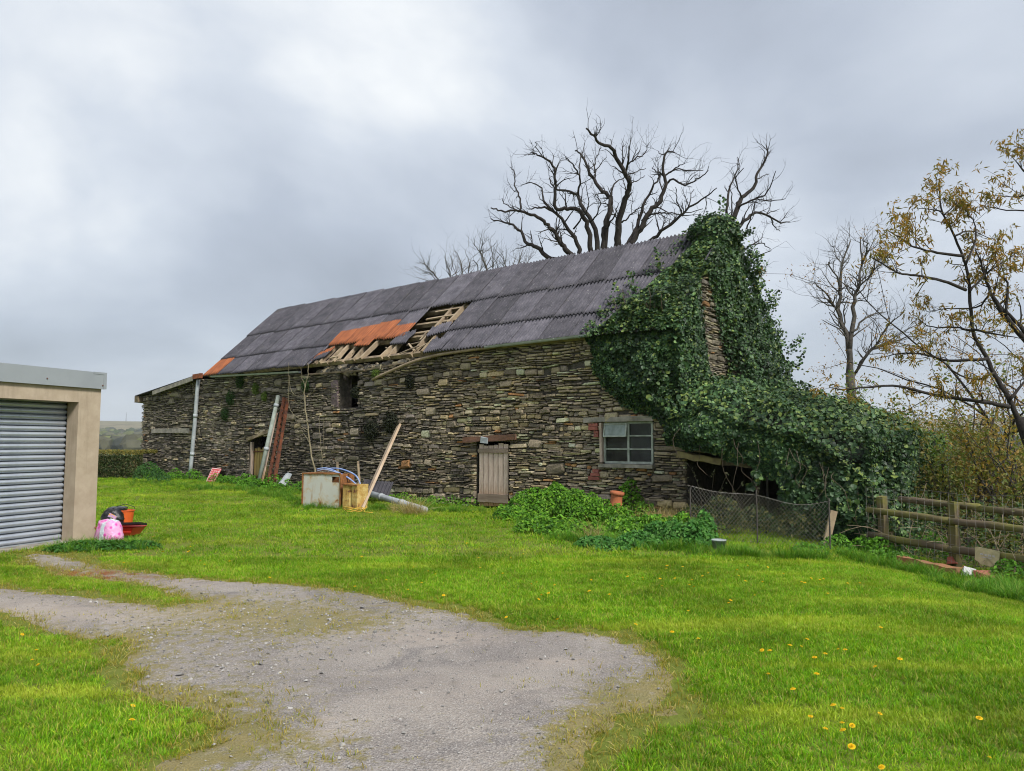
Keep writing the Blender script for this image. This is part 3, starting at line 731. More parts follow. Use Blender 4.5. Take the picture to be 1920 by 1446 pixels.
M_CONC = simple('weathered_concrete', (0.40,0.36,0.30), (0.20,0.185,0.16), scale=5, bump=0.5, bscale=40)
M_BRICK = simple('red_brick', (0.38,0.13,0.095), (0.25,0.085,0.07), scale=14, bump=0.4, rnd=.2)
def sheet_mat():
    t = NT('asbestos_sheet'); v = t.coord('Object'); r = t.rnd()
    off = t.new('ShaderNodeVectorMath', operation='ADD'); t.l.new(v, off.inputs[0]); cx = t.new('ShaderNodeCombineXYZ'); t.set(cx, X=t.math('MULTIPLY', r, 37.0), Y=t.math('MULTIPLY', r, 91.0)); t.l.new(cx.outputs[0], off.inputs[1]); v = off.outputs[0]
    c = t.mix(t.ramp(t.noise(v, 3, 6, .65), (.35, 0.), (.65, 1.)), (0.054,0.052,0.064), (0.112,0.105,0.124))
    k = t.ramp(r, (0., .70), (1., 1.28)); c = t.mix(1.0, c, k, 'MULTIPLY')
    c = t.mix(t.ramp(t.noise(v, 24, 5, .75), (.61, 0.), (.68, .75)), c, (0.36,0.35,0.33))
    c = t.mix(t.ramp(t.noise(v, 1.6, 6, .7), (.60, 0.), (.75, .5)), c, (0.09,0.085,0.045))
    sp = t.new('ShaderNodeSeparateXYZ'); t.l.new(t.attr(), sp.inputs[0])
    rust = t.mix(t.ramp(t.noise(t.coord('Object', (1, .12, 1)), 16, 5, .7), (.3, 0.), (.7, 1.)), (0.13,0.045,0.024), (0.44,0.14,0.05)); c = t.mix(t.ramp(t.math('ADD', sp.outputs[0], t.math('MULTIPLY', t.math('SUBTRACT', t.noise(v, 5, 4), .5), .35)), (.42, 0.), (.5, 1.)), c, rust)
    t.base(c); t.set(t.b, Roughness=.8, **{'Specular IOR Level': .35}); t.bump(t.noise(v, 60, 4, .7), .35, .01); return t.m
M_SHEET = sheet_mat()

# ---- roof
SL = np.array([0, 2.92, 2.64]); SLEN = np.linalg.norm(SL); SDIR = SL / SLEN; SN = np.array([0, -SDIR[2], SDIR[1]])
def RP(x, v, off=0.0): return np.array([x, -0.12, 4.0]) + SL * v + SN * off
roof = Acc()
for v, w in ((.02, .10), (.23, .10), (.40, .09), (.57, .10), (.8, .10), (.985, .10)):
    roof.bar(RP(XL + .05, v, -.09), RP(XG - .1, v, -.09), w, .12, up=SN)
# far slope closes the roof behind
rs = np.array([[XL, W2, 6.62], [XG, W2, 6.62], [XG, 2*W2 + .2, 3.85], [XL, 2*W2 + .2, 3.85]]); roof.add(np.vstack([rs, rs - [0, .02, .05]]), [[0,1,2,3],[7,6,5,4]])
roof_o = roof.build('roof', M_OAK, barn); tag(roof_o, 'steep roof of dark corrugated sheets with a hole showing rafters')
NC = 8; CW = 0.86
def sheet_mesh(length, orange=None, warp=0.0, nv=9):
    """corrugated sheet: x across, y up the slope from its lower edge"""
    nx = NC*6 + 1; xs = np.linspace(-.045, CW + .03, nx); vs_ = np.linspace(0, length, nv); X, Yv = np.meshgrid(xs, vs_, indexing='ij')
    Z = 0.035 * np.cos(X / CW * NC * 2*PI) + warp * np.sin(X*2.2) * (Yv/length)
    V = np.stack([X, Yv, Z], -1).reshape(-1, 3); i = np.arange(nx - 1)[:, None]; j = np.arange(nv - 1)[None]
    q = np.stack([i*nv + j, (i+1)*nv + j, (i+1)*nv + j + 1, i*nv + j + 1], -1).reshape(-1, 4)
    n = len(V); V2 = V - [0, 0, .007]; qb = q[:, ::-1] + n
    e = np.concatenate([np.stack([(i*nv).ravel(), (i*nv).ravel() + n, ((i+1)*nv).ravel() + n, ((i+1)*nv).ravel()], 1)])
    sd = np.array([[j_, j_ + 1, j_ + 1 + n, j_ + n] for j_ in range(nv - 1)]); b0 = (nx - 1)*nv; sd2 = np.array([[b0 + j_, b0 + j_ + n, b0 + j_ + 1 + n, b0 + j_ + 1] for j_ in range(nv - 1)])
    C = np.zeros((2*n, 3))
    if orange is not None: C[:n, 0] = orange(X, Yv/length).ravel()
    return mesh_np('roof_sheet', np.vstack([V, V2]), [q, qb, e, sd, sd2], C, smooth=True)
base_sheets = {k: sheet_mesh(SLEN * l, warp=w) for k, l, w in (('top', .455, 0), ('mid', .385, .004), ('low', .27, -.004))}
def put_sheet(x, v, me, lift=0.02, slide=0.0, twist=0.0, tilt=0.0):
    o = link('roof_sheet', me, M_SHEET, roof_o)
    m = Matrix(((1, 0, 0), (0, SDIR[1], SN[1]), (0, SDIR[2], SN[2]))).to_4x4()
    m.translation = Vector(RP(x, v - slide/SLEN, lift)); o.matrix_local = m @ Matrix.Rotation(twist, 4, 'Z') @ Matrix.Rotation(-.030, 4, 'Y') @ Matrix.Rotation(tilt, 4, 'X'); return o
ncol = int(round((XG - XL) / CW)); CW2 = (XG - XL) / ncol
rr = random.Random(3)
for c in range(ncol):
    x = XL + c * CW2
    for row, v0, key in ((0, .565, 'top'), (1, .215, 'mid'), (2, -.02, 'low')):
        xm = x + CW2/2
        if row == 2 and -9.75 < xm < -4.55: continue                 # stripped along the eaves
        if row == 1 and -5.85 < xm < -4.95: continue                 # one sheet gone higher up
        me = base_sheets[key]; tw = rr.gauss(0, .006); tl = 0.0; lift = .012 + .026 * (row == 1) * 0 + (.080 if row == 0 else .042 if row == 1 else .004) + rr.uniform(0, .006) + .004*(c % 2)
        if row == 1 and -9.9 < xm < -6.6:
            hgt = {0: .55, 1: .62, 2: .42, 3: .50}[c % 4]; me = sheet_mesh(SLEN*.385, orange=lambda X, t, h=hgt: sstep(h + .06, h - .06, t) * .95 * (1 if xm > -9.3 else 0.35), warp=.006); tw = rr.gauss(0, .015)
        if row == 2 and c == 0: me = sheet_mesh(SLEN*.27, orange=lambda X, t: np.ones(X.shape)); lift += .02
        if row == 2 and -10.7 < xm < -9.7: tw = -.05; me = sheet_mesh(SLEN*.27, orange=lambda X, t: (X > .55) * (t > .2) * (t < .6) * .8)
        if row == 2 and -12.3 < xm < -11.4: tw = .035; lift += .03
        o = put_sheet(x, v0 + (rr.uniform(-.006, .006)), me, lift, twist=tw, tilt=tl)
# slipped and broken sheets around the hole
def broken(x, v, L, tw, lift, seed, orange=None):
    me = sheet_mesh(L, orange=orange, warp=.012); co = np.zeros(len(me.vertices)*3); me.vertices.foreach_get('co', co); co = co.reshape(-1, 3); co[:, 1] *= .82 + .36*vnoise(co[:, 0], co[:, 0]*0, 7, seed); co[:, 0] *= .62 + .2*vnoise(co[:, 1], co[:, 1]*0, 4, seed + 1); me.vertices.foreach_set('co', co.ravel()); me.update(); put_sheet(x, v, me, lift, twist=tw)
broken(-10.45, -.03, .85, -.16, .07, 3); broken(-9.75, .02, .45, .22, .05, 5, lambda X, t: (t > .5)*1.0); broken(-6.55, .13, .55, -.10, .06, 8); broken(-5.2, .17, .42, .18, .07, 9); broken(-4.75, -.03, .6, .12, .05, 11); broken(-8.2, .16, .40, -.12, .07, 12, lambda X, t: np.ones(X.shape))
for k in range(9):
    x = rr.uniform(-9.6, -4.9); v = rr.uniform(.0, .16); a = Acc(); a.bar(RP(x, v, .02), RP(x + rr.uniform(-.5, .7), v + rr.uniform(-.03, .10), .04), .045, .025, up=SN, jit=.006, segs=2); a.build('broken_lath', M_PALEWOOD if k % 2 else M_OAK, roof_o)
# ridge capping
for c in range(ncol):
    x0 = XL + c*CW2 - .03; a = Acc(); an = np.linspace(-.95, .95, 9); L = CW2 + .07
    P0 = np.array([[0, math.sin(t)*.14, math.cos(t)*.13] for t in an]); wing = np.array([[0, -.27, -.155], *P0.tolist(), [0, .27, -.155]]); n = len(wing)
    V = np.vstack([wing, wing + [L, 0, 0], wing - [0, 0, .012], wing + [L, 0, -.012]]); i = np.arange(n - 1)
    a.add(V, np.vstack([np.stack([i, i + n, i + n + 1, i + 1], 1)[:, ::-1], np.stack([2*n + i, 2*n + i + 1, 3*n + i + 1, 3*n + i], 1)[:, ::-1], np.stack([i, i + 1, 2*n + i + 1, 2*n + i], 1), np.stack([n + i, 3*n + i, 3*n + i + 1, n + i + 1], 1)]), col=(0, 0, 0))
    o = a.build('ridge_tile', M_SHEET, roof_o, smooth=True); o.location = (x0, W2, 6.60 + rr.uniform(-.012, .018) + .05 * math.exp(-((x0 + 12.2)/1.2)**2)); o.rotation_euler = (0, rr.gauss(0, .008), 0)
# exposed rafters and battens in the hole
for k in range(14):
    x = -9.75 + k * .40 + rr.gauss(0, .09)
    if k in (7, 10): continue
    rot_ = rr.gauss(0, .10); a = Acc(); top = .30 if x < -6 else .62
    lo = -.01 + rr.uniform(0, .015); tx = rot_; a.bar(RP(x, lo, -.045 + rr.gauss(0, .02)), RP(x + tx, top, -.03), .075 * rr.uniform(.8, 1.3), .11, up=SN, jit=.006, segs=4)
    a.build('rafter', M_OAK if rr.random() < .45 else M_PALEWOOD, roof_o)
for v, x0, x1 in ((.535, -5.95, -4.9), (.44, -6.05, -4.95), (.255, -6.6, -4.75), (.215, -5.3, -4.4)):
    a = Acc(); a.bar(RP(x0, v, .0), RP(x1, v + .012, .0), .07, .035, up=SN, jit=.004, segs=3); a.build('batten', M_PALEWOOD, roof_o)
# rubble and loose laths left on the wall head
a = Acc()
for k in range(170):
    x = rr.uniform(-9.8, -4.5); y = rr.uniform(.04, .60); V, Q, T = stone_shape(rr.uniform(.10, .3), rr.uniform(.04, .09), .12, 5000 + k)
    R = rotm('X', rr.uniform(-1.6, -.6)) @ rotm('Y', rr.gauss(0, .4)); V = V @ R.T @ rotm('Z', rr.uniform(0, 6)).T; g = rr.uniform(.8, 1.5)
    a.add(V + [x, y, top_z(x) + .0 + .42 * y + rr.uniform(-.03, .05)], Q, T, col=np.array(rr.choice([(.30,.26,.17),(.22,.2,.16),(.36,.30,.2),(.16,.15,.13)])) * g)
a.build('loose_rubble', M_STONE, barn, kind='stuff')
a = Acc(); a.tube(smooth_path([(-6.95, -.06, 3.38), (-6.2, -.10, 3.56), (-5.3, -.12, 3.76), (-4.4, -.12, 3.88), (-3.3, -.12, 3.93), (-2.4, -.10, 3.96)], 4), .045, 6); a.build('sagging_wall_plate', M_PALEWOOD, barn, smooth=True)
a = Acc(); a.bar((-9.9, -.05, 3.70), (-7.3, -.06, 3.66), .06, .05, jit=.006, segs=5); a.bar((-7.4, -.03, 3.67), (-5.7, -.02, 3.78), .05, .05, jit=.006, segs=4); a.build('wall_plate', M_OAK, barn)
# gutters
def gutter(x0, x1, z0, z1, name='gutter'):
    a = Acc(); an = np.linspace(0, PI, 9); r = .062; n = 9; V = []
    for k, x in enumerate(np.linspace(x0, x1, 8)):
        z = z0 + (z1 - z0)*k/7; V += [[x, -.20 + r*math.cos(t), z - r*math.sin(t)] for t in an]
    for k, x in enumerate(np.linspace(x0, x1, 8)):
        z = z0 + (z1 - z0)*k/7; V += [[x, -.20 + (r - .008)*math.cos(t), z - (r - .008)*math.sin(t)] for t in an]
    V = np.array(V); i = np.arange(7)[:, None]; j = np.arange(n - 1)[None]; q = np.stack([i*n + j, i*n + j + 1, (i+1)*n + j + 1, (i+1)*n + j], -1).reshape(-1, 4); o = 8*n
    e = np.array([[k*n + s, (k+1)*n + s, (k+1)*n + s + o, k*n + s + o] for k in range(7) for s in (0, n - 1)]); ends = np.array([[s*n + k, s*n + k + 1, s*n + k + 1 + o, s*n + k + o] for s in (0, 7) for k in range(n - 1)])
    a.add(V, np.vstack([q, q[:, ::-1] + o, e, ends])); return a.build(name, M_ZINC, barn, smooth=True)
gutter(-2.65, 0.35, 3.97, 4.00); gutter(-15.2, -10.15, 3.93, 3.80)
# down pipe with its joints
a = Acc(); a.tube([(-16.28, -.10, 3.86), (-16.30, -.11, 3.6), (-16.42, -.11, 2.2), (-16.55, -.12, .9), (-16.62, -.13, .28)], .068, 12); dp = a.build('down_pipe', M_ZINC, barn, smooth=True); tag(dp, 'pale grey plastic down pipe at the joint of the low extension')
for z, x in ((2.62, -16.385), (1.25, -16.515)):
    a = Acc(); a.tube([(x, -.11, z), (x - .012, -.11, z - .12)], .078, 12); a.build('pipe_collar', M_ZINC, dp, smooth=True)
# extension roof: a low lean-to with a fascia board
ext = Acc(); L_ = 4.55
ext.add([[-20.85, -.20, 3.46], [-16.15, -.20, 4.04], [-16.15, 2*W2, 4.04], [-20.85, 2*W2, 3.46], [-20.85, -.20, 3.43], [-16.15, -.20, 4.01], [-16.15, 2*W2, 4.01], [-20.85, 2*W2, 3.43]], [[0,1,2,3],[7,6,5,4],[0,4,5,1],[0,3,7,4],[1,5,6,2],[2,6,7,3]], col=(0, 0, 0))
eo = ext.build('extension_roof', M_SHEET, barn)
a = Acc(); a.bar((-19.4, -.215, 3.50), (-16.45, -.215, 3.90), .03, .15, jit=.004, segs=4); a.build('fascia_board', M_CONC, eo)
a = Acc(); a.box((-20.72, -.04, 3.30), (.26, .34, .24), jit=.008); a.build('beam_end', M_OAK, eo)
a = Acc(); a.box((-16.2, -.17, 3.98), (.50, .10, .17), jit=.01); a.build('rusty_flashing', simple('rust_orange', (0.33,0.10,0.04), (0.16,0.06,0.035), scale=12), eo)
a = Acc(); p, q2 = on_front(287, 806), on_front(357, 812); a.bar((p[0], -.02, p[2] - .05), (q2[0], -.02, p[2] - .06), .10, .17, jit=.006, segs=3); a.build('timber_lintel', M_CONC, barn, label='pale lintel of a blocked window in the low extension')

# ---- plank door in the middle of the wall
def plank_door(name, x0, x1, z0, z1, y, n, mat, battens, label, bm, tilt=0.0):
    d = empty(name, (0, 0, 0)); d.parent = barn; d['label'] = label; w = (x1 - x0)/n
    for k in range(n):
        a = Acc(); lo = z0 + rr.uniform(-.04, .03); hi = z1 + rr.uniform(-.06, .02)
        a.bar((0, 0, lo - z0), (tilt, 0, hi - z0), w - .012, .03, up=(0, -1, 0), jit=.0025, segs=3); o = a.build('plank', mat, d); o.location = (x0 + w*(k + .5), y + rr.uniform(-.006, .006), z0)
    for zz, hh in battens:
        a = Acc(); a.bar((x0 - .005, y - .033, zz), (x1 + .005, y - .033, zz + .006), .035, hh, up=(0, 0, 1), jit=.003, segs=3); a.build('ledge', bm, d)
    return d
plank_door('plank_door', -3.03, -2.09, 0.04, 1.57, .03, 6, M_GREYWOOD, ((1.40, .10), (0.24, .20)), 'weathered pale plank door under the reddish timber lintel', simple('door_ledge', (0.36,0.28,0.22), (0.22,0.16,0.12), scale=9, stretch=(.15, 1, 1), bump=.4))
a = Acc(); a.bar((-3.50, -.03, 1.66), (-1.80, -.03, 1.74), .12, .13, jit=.008, segs=6); lo_ = a.build('door_lintel', simple('reddish_timber', (0.24,0.12,0.075), (0.13,0.075,0.055), scale=10, bump=.5, stretch=(.2, 1, 1)), barn, label='cracked reddish timber lintel over the plank door')
a = Acc(); a.box((-2.76, -.105, 1.66), (.24, .02, .14), rotm('Y', .12), jit=.006); a.build('slate_patch', M_ZINC, lo_)
# boarded door on the left
plank_door('boarded_door', -12.98, -12.06, 0.22, 1.42, .14, 6, M_YELWOOD, ((1.30, .03), (.45, .08)), 'yellowish boarded door behind the leaning poles', M_RUST)
a = Acc(); a.bar((-13.06, .06, .1), (-13.02, .06, 1.62), .09, .09, up=(0, 1, 0), jit=.006, segs=3); a.build('door_post', M_GREYWOOD, barn)
a = Acc(); a.bar((-13.2, -.01, 1.70), (-11.85, -.01, 1.98), .10, .10, jit=.01, segs=4); a.build('door_lintel', M_OAK, barn)
# dark rooms behind the openings: lofts boards
a = Acc(); a.box(((XE + XG)/2, W2 + .3, 2.2), (XG - XE - 1.2, 2*W2 - 1.3, .06)); a.build('loft_floor', M_OAK, barn)
# loft opening dressed with purplish render on its left side
a = Acc(); a.bar((-8.68, .0, 2.66), (-8.70, .0, 3.45), .30, .05, up=(0, -1, 0), jit=.012, segs=5); a.build('jamb_render', simple('purplish_render', (0.21,0.15,0.15), (0.11,0.085,0.09), scale=14, bump=.8, bscale=25, bdist=.03), barn)

# ---- window
wx0, wx1, wz0, wz1 = 0.60, 1.76, 1.17, 2.03
M_WFR = simple('window_paint', (0.46,0.50,0.45), (0.28,0.31,0.25), scale=9, bump=.2, bscale=50)
def glass_mat():
    t = NT('dusty_glass'); v = t.coord('Object'); n = t.noise(v, 3.5, 6, .7)
    t.base(t.mix(t.ramp(n, (.4, 0.), (.7, .6)), (0.012,0.015,0.015), (0.10,0.12,0.10))); t.set(t.b, Roughness=.16, Alpha=.86, **{'Specular IOR Level': .5}); return t.m
M_GLASS = glass_mat()
win = empty('window', (0, 0, 0)); win.parent = barn; win['label'] = 'six-pane window with its top left light propped open'
a = Acc(); yw = .06
for x in (wx0, 1.19, wx1): a.bar((x, yw, wz0), (x, yw, wz1), .045, .06, up=(0, 1, 0))
for z in (wz0, 1.46, 1.745, wz1): a.bar((wx0, yw + .001, z), (wx1, yw + .001, z), .05, .03 if 1.2 < z < 2 else .05, up=(0, 0, 1))
a.build('frame', M_WFR, win)
for i, (u0, u1) in enumerate(((wx0, 1.19), (1.19, wx1))):
    for j, (v0, v1) in enumerate(((wz0, 1.46), (1.46, 1.745), (1.745, wz1))):
        if i == 0 and j == 2: continue
        a = Acc(); a.box(((u0 + u1)/2, yw + .008, (v0 + v1)/2), (u1 - u0 - .04, .005, v1 - v0 - .03)); a.build('pane', M_GLASS, win)
cs = Acc(); cs.box((0, 0, 0), (.56, .035, .03)); cs.box((0, 0, -.27), (.56, .035, .03)); cs.box((-.27, 0, -.135), (.03, .034, .25)); cs.box((.27, 0, -.135), (.03, .034, .25)); co = cs.build('casement', M_WFR, win); co.location = (.893, yw - .045, 2.0); co.rotation_euler = (-.20, 0, 0)
a = Acc(); a.box((0, 0, -.135), (.52, .006, .25)); po = a.build('pane', simple('milky_pane', (0.30,0.36,0.33), (0.16,0.20,0.17), rough=.25, spec=.6, bump=0), co)
a = Acc(); a.bar((wx0 - .05, .0, wz0), (wx0 - .05, .0, wz1), .05, .12, up=(0, 1, 0)); a.build('frame_post', M_GREYWOOD, win)
a = Acc(); a.bar((.10, .02, 2.10), (1.83, .02, 2.105), .14, .11, jit=.006, segs=5); a.build('window_lintel', M_CONC, barn, label='weathered concrete lintel over the window')
a = Acc(); a.bar((.52, -.03, 1.10), (1.82, -.03, 1.10), .18, .075, jit=.004, segs=4); a.build('window_sill', M_CONC, barn)
for k, (x, z, L) in enumerate(((.36, 1.985, .22), (.36, 1.91, .22), (.44, 1.83, .12), (.44, 1.755, .11), (.42, .98, .15), (.40, .90, .22), (.36, .82, .26))):
    a = Acc(); a.box((x, -.01, z), (L, .13, .066), jit=.004); a.build('brick', M_BRICK, barn)
# ---- ruined lean-to at the right end
lt = empty('lean_to', (0, 0, 0)); lt.parent = barn; lt['label'] = 'collapsed lean-to under ivy with a dark open front'
a = Acc(); a.box((3.85, 2.8, 2.02), (2.9, 4.8, .06), rotm('Y', .27)); a.build('lean_to_roof', M_RUST, lt)
a = Acc(); a.box((5.3, 2.8, .55), (.3, 4.8, 1.9)); a.box((3.9, 5.1, .7), (2.9, .3, 2.0)); a.build('lean_to_wall', M_MORT, lt)
a = Acc(); a.bar((2.30, -.05, 1.50), (4.2, -.06, 1.34), .16, .10, jit=.012, segs=6); a.build('stone_slab', simple('slab_stone', (0.30,0.24,0.16), (0.14,0.12,0.09), scale=6, bump=.6), lt)
a = Acc(); a.bar((2.42, -.10, 1.36), (3.35, -.11, 1.22), .16, .13, jit=.010, segs=5); a.build('lintel', simple('lichened_timber', (0.36,0.30,0.14), (0.22,0.17,0.10), scale=8, bump=.5), lt)
a = Acc(); a.bar((3.33, -.06, 1.22), (4.6, -.08, 1.12), .13, .11, jit=.008, segs=5); a.build('lintel', M_OAK, lt)
for k in range(9):
    a = Acc(); V, Q, T = stone_shape(rr.uniform(.25, .5), rr.uniform(.09, .16), .14, 700 + k); a.add(V + [2.42 + rr.uniform(0, 1.3), -.03, 1.52 + rr.uniform(0, .28)], Q, T, col=np.array((.26,.2,.13))*rr.uniform(.6, 1.3)); a.build('stone', M_STONE, lt)
# chimney stack at the gable head
a = Acc(); a.box((XG - .35, W2, 6.45), (.62, .85, .6), jit=.02, col=(.2, .18, .15)); a.build('chimney', M_STONE, barn)

# ================================================================== GARAGE
_t = NT('buff_concrete'); _v = _t.coord('Object'); _c = _t.mix(_t.ramp(_t.noise(_v, 3, 6, .65), (.35, 0.), (.65, 1.)), (0.47,0.385,0.29), (0.37,0.295,0.215))
_c = _t.mix(_t.ramp(_t.noise(_t.coord('Object', (1, 1, .10)), 7, 6, .7), (.50, 0.), (.72, .55)), _c, (0.24,0.19,0.14)); _c = _t.mix(_t.ramp(_t.noise(_v, 22, 5, .75), (.62, 0.), (.70, .5)), _c, (0.22,0.17,0.12)); _c = _t.mix(_t.ramp(_t.noise(_v, 1.4, 5, .7), (.58, 0.), (.74, .35)), _c, (0.25,0.24,0.14))
_t.base(_c); _t.set(_t.b, Roughness=.9, **{'Specular IOR Level': .2}); _t.bump(_t.noise(_v, 90, 5, .7), .3, .006); M_RENDER = _t.m
M_FASCIA = simple('grey_coated_steel', (0.30,0.325,0.345), (0.27,0.295,0.315), scale=2, bump=0.05, rough=.45, spec=.5)
M_SLAT = simple('galvanised_slat', (0.56,0.60,0.66), (0.44,0.48,0.55), scale=3, bump=0.05, rough=.38, metal=.55, spec=.5)
gar = empty('concrete_garage', (GAR_C[0], GAR_C[1], 0), 0, 'buff concrete garage with grey fascia and steel roller door', 'garage')
def GP(t, n, z): return np.array([GAR_T[0]*t + GAR_N[0]*n, GAR_T[1]*t + GAR_N[1]*n, z])
GR = np.stack([np.append(GAR_T, 0), np.append(GAR_N, 0), [0, 0, 1]], 1)
def gbox(a, t0, t1, n0, n1, z0, z1): a.box(GP((t0 + t1)/2, (n0 + n1)/2, (z0 + z1)/2), (t1 - t0, n1 - n0, z1 - z0), GR); return a
gbox(Acc(), 0, .41, -.25, 0, -.3, 2.54).build('door_pier', M_RENDER, gar)
gbox(Acc(), 3.05, 3.5, -.25, 0, -.3, 2.54).build('door_pier', M_RENDER, gar)
gbox(Acc(), .41, 3.05, -.25, 0.0, 2.26, 2.54).build('door_header', M_RENDER, gar)
a = gbox(Acc(), 0.003, .2, -5.6, -.25, -.3, 2.54); gbox(a, 3.3, 3.497, -5.6, -.25, -.3, 2.54); gbox(a, .2, 3.3, -5.6, -5.4, -.3, 2.54); a.build('side_wall', M_RENDER, gar)
gbox(Acc(), 0.0, 3.5, -5.6, -.02, 2.545, 2.72).build('flat_roof', M_FASCIA, gar)
fa = gbox(Acc(), -.05, 3.55, .0, .05, 2.50, 2.775).build('fascia', M_FASCIA, gar)
a = gbox(Acc(), -.055, .20, .051, .056, 2.745, 2.78); gbox(a, -.055, .0, .051, .057, 2.50, 2.745); a.build('corner_trim', M_FASCIA, fa)
for t, z in ((.02, 2.56), (1.02, 2.60), (2.4, 2.60)):
    a = Acc(); a.lathe([(.0, 0), (.011, .0), (.011, .006), (.0, .009)], GP(t, .056, z), 8, R=GR @ rotm('X', -PI/2)); a.build('bolt_head', M_RUST, fa)
door = gbox(Acc(), .38, 3.1, -.36, -.335, -.02, 2.34).build('roller_door', M_SLAT, gar)
sl = Acc(); prof = [(-.335, -.046), (-.300, -.040), (-.272, -.018), (-.266, .008), (-.285, .030), (-.322, .040), (-.335, .046)]; n = len(prof)
V = np.array([GP(.40, p[0], p[1]) for p in prof] + [GP(3.06, p[0], p[1]) for p in prof]); i = np.arange(n - 1); sl.add(V, np.stack([i, i + 1, n + i + 1, n + i], 1)); slm = sl.mesh('slat', True)
for k in range(25):
    o = link('slat', slm, M_SLAT, door); o.location = (0, 0, .075 + k * .092)
gbox(Acc(), .40, 3.06, -.325, -.28, .0, .032).build('bottom_rail', M_FASCIA, door)
gbox(Acc(), .36, 3.1, -.5, .10, -.25, .012).build('threshold', M_CONC, gar)

# ---- things dumped by the garage corner
def lumpy(name, size, mat, parent=None, seed=0, lump=.12, pinch=0.35, n=22, m=14, flat=.9):
    """a soft filled bag standing on its base"""
    V = []
    for j in range(m + 1):
        t = j / m; r = (1 - (1 - min(t/.18, 1))**2) ** .5 * (1 - pinch * t**2.2) if t < .98 else .12
        for i in range(n):
            th = i*2*PI/n; c, s = math.cos(th), math.sin(th); q = (abs(c)**2.6 + abs(s)**2.6) ** (-1/2.6)
            k = 1 + lump * (float(fbm(3*c + seed, 3*s + t*4, 1.2, seed)) - .5) * 2
            V.append([c*q*r*k*size[0]/2, s*q*r*k*size[1]/2, t*size[2] + .05*size[2]*math.sin(3*th + seed)*t])
    V = np.array(V); i = np.arange(n); b = (i + 1) % n
    Q = np.concatenate([np.stack([j*n + i, j*n + b, (j+1)*n + b, (j+1)*n + i], 1) for j in range(m)]); T = [[m*n, m*n + k, m*n + k + 1] for k in range(1, n - 1)]
    a = Acc(); a.add(V, Q, T); return a
def sack_mat():
    t = NT('printed_sack'); v = t.coord('Object'); s = t.new('ShaderNodeSeparateXYZ'); t.l.new(v, s.inputs[0])
    w = t.ramp(t.math('ADD', s.outputs[0], t.math('MULTIPLY', t.noise(v, 9, 3), .10)), (.44, 0.), (.46, 1.))
    vo = t.new('ShaderNodeTexVoronoi'); t.set(vo, Vector=v, Scale=15.0)
    c = t.mix(t.ramp(vo.outputs['Distance'], (.25, 0.), (.5, .85)), (0.68,0.07,0.40), (0.80,0.42,0.66))
    x2 = t.math('ADD', t.math('ABSOLUTE', t.math('SUBTRACT', s.outputs[0], .045)), t.math('MULTIPLY', t.noise(v, 8, 3), .04))
    c = t.mix(t.ramp(x2, (.062, 1.), (.075, 0.)), c, t.mix(t.ramp(t.noise(v, 25, 4), (.5, 0.), (.6, 1.)), (0.62,0.70,0.74), (0.86,0.88,0.92)))
    t.base(c); t.set(t.b, Roughness=.35, **{'Specular IOR Level': .5}); t.bump(t.noise(v, 14, 5, .6), .8, .02); return t.m
def black_film():
    t = NT('black_plastic'); v = t.coord('Object'); t.base((0.012,0.012,0.014)); t.set(t.b, Roughness=.3, **{'Specular IOR Level': .55}); t.bump(t.noise(v, 16, 5, .6), .9, .02); return t.m
M_BLACK = black_film()
p = gp(198, 1020); a = lumpy('plastic_sack', (.50, .34, .37), None, seed=3); o = a.build('plastic_sack', sack_mat(), smooth=True, label='pink and white printed plastic sack slumped against the garage pier', cat='sack'); o.location = p + [.02, .05, 0]; o.rotation_euler = (0, 0, -.5)
p2 = gp(190, 1016) + np.array([.10, .12, .30]); a = lumpy('black_bag', (.34, .28, .22), None, seed=8, lump=.25, pinch=.5); bb = a.build('black_bag', M_BLACK, smooth=True, label='crumpled black plastic bag on top of the pink sack', cat='bag'); bb.location = p2
a = Acc(); a.box((.05, -.12, .09), (.13, .02, .10), rotm('Y', .5), jit=.006); a.build('printed_packet', simple('packet_print', (0.80,0.42,0.06), (0.55,0.35,0.60), scale=30, lo=.45, hi=.5, bump=0), bb)
p3 = gp(190, 1008) + np.array([.02, .45, 0]); bx_ = empty('black_crate', p3, .3, 'black plastic box standing behind the pink sack', 'box')
a = Acc(); a.lathe([(.0, 0), (.17, 0), (.19, .42), (.175, .43), (.16, .06), (.0, .05)], n=4, R=rotm('Z', PI/4)); a.build('tub', M_BLACK, bx_); a = Acc(); a.lathe([(.0, .44), (.20, .435), (.20, .46), (.15, .475), (0, .475)], n=4, R=rotm('Z', PI/4)); a.build('lid', M_BLACK, bx_)
M_RED = simple('red_plastic', (0.62,0.035,0.02), (0.52,0.03,0.018), scale=4, bump=.05, rough=.35, spec=.5); M_ORG = simple('orange_plastic', (0.70,0.13,0.025), (0.58,0.10,0.02), scale=4, bump=.05, rough=.4, spec=.5)
p4 = gp(206, 1006) + np.array([.06, .35, 0]); tb = empty('orange_tub', p4, .1, 'orange red plastic tub beside the black box', 'tub')
a = Acc(); a.lathe([(.0, 0), (.11, 0), (.15, .40), (.16, .40), (.16, .42), (.14, .42), (.10, .03), (0, .03)], n=16); a.build('tub', M_ORG, tb, smooth=False); a = Acc(); a.tube([(.15, 0, .4), (.16, 0, .47), (.0, .0, .52), (-.16, 0, .47), (-.15, 0, .4)], .006, 5); a.build('handle', M_BLACK, tb)
p5 = gp(226, 1008); tr_ = empty('red_tray', p5, -.12, 'shallow bright red plastic tray on the grass', 'tray')
a = Acc(); V = []; q = []
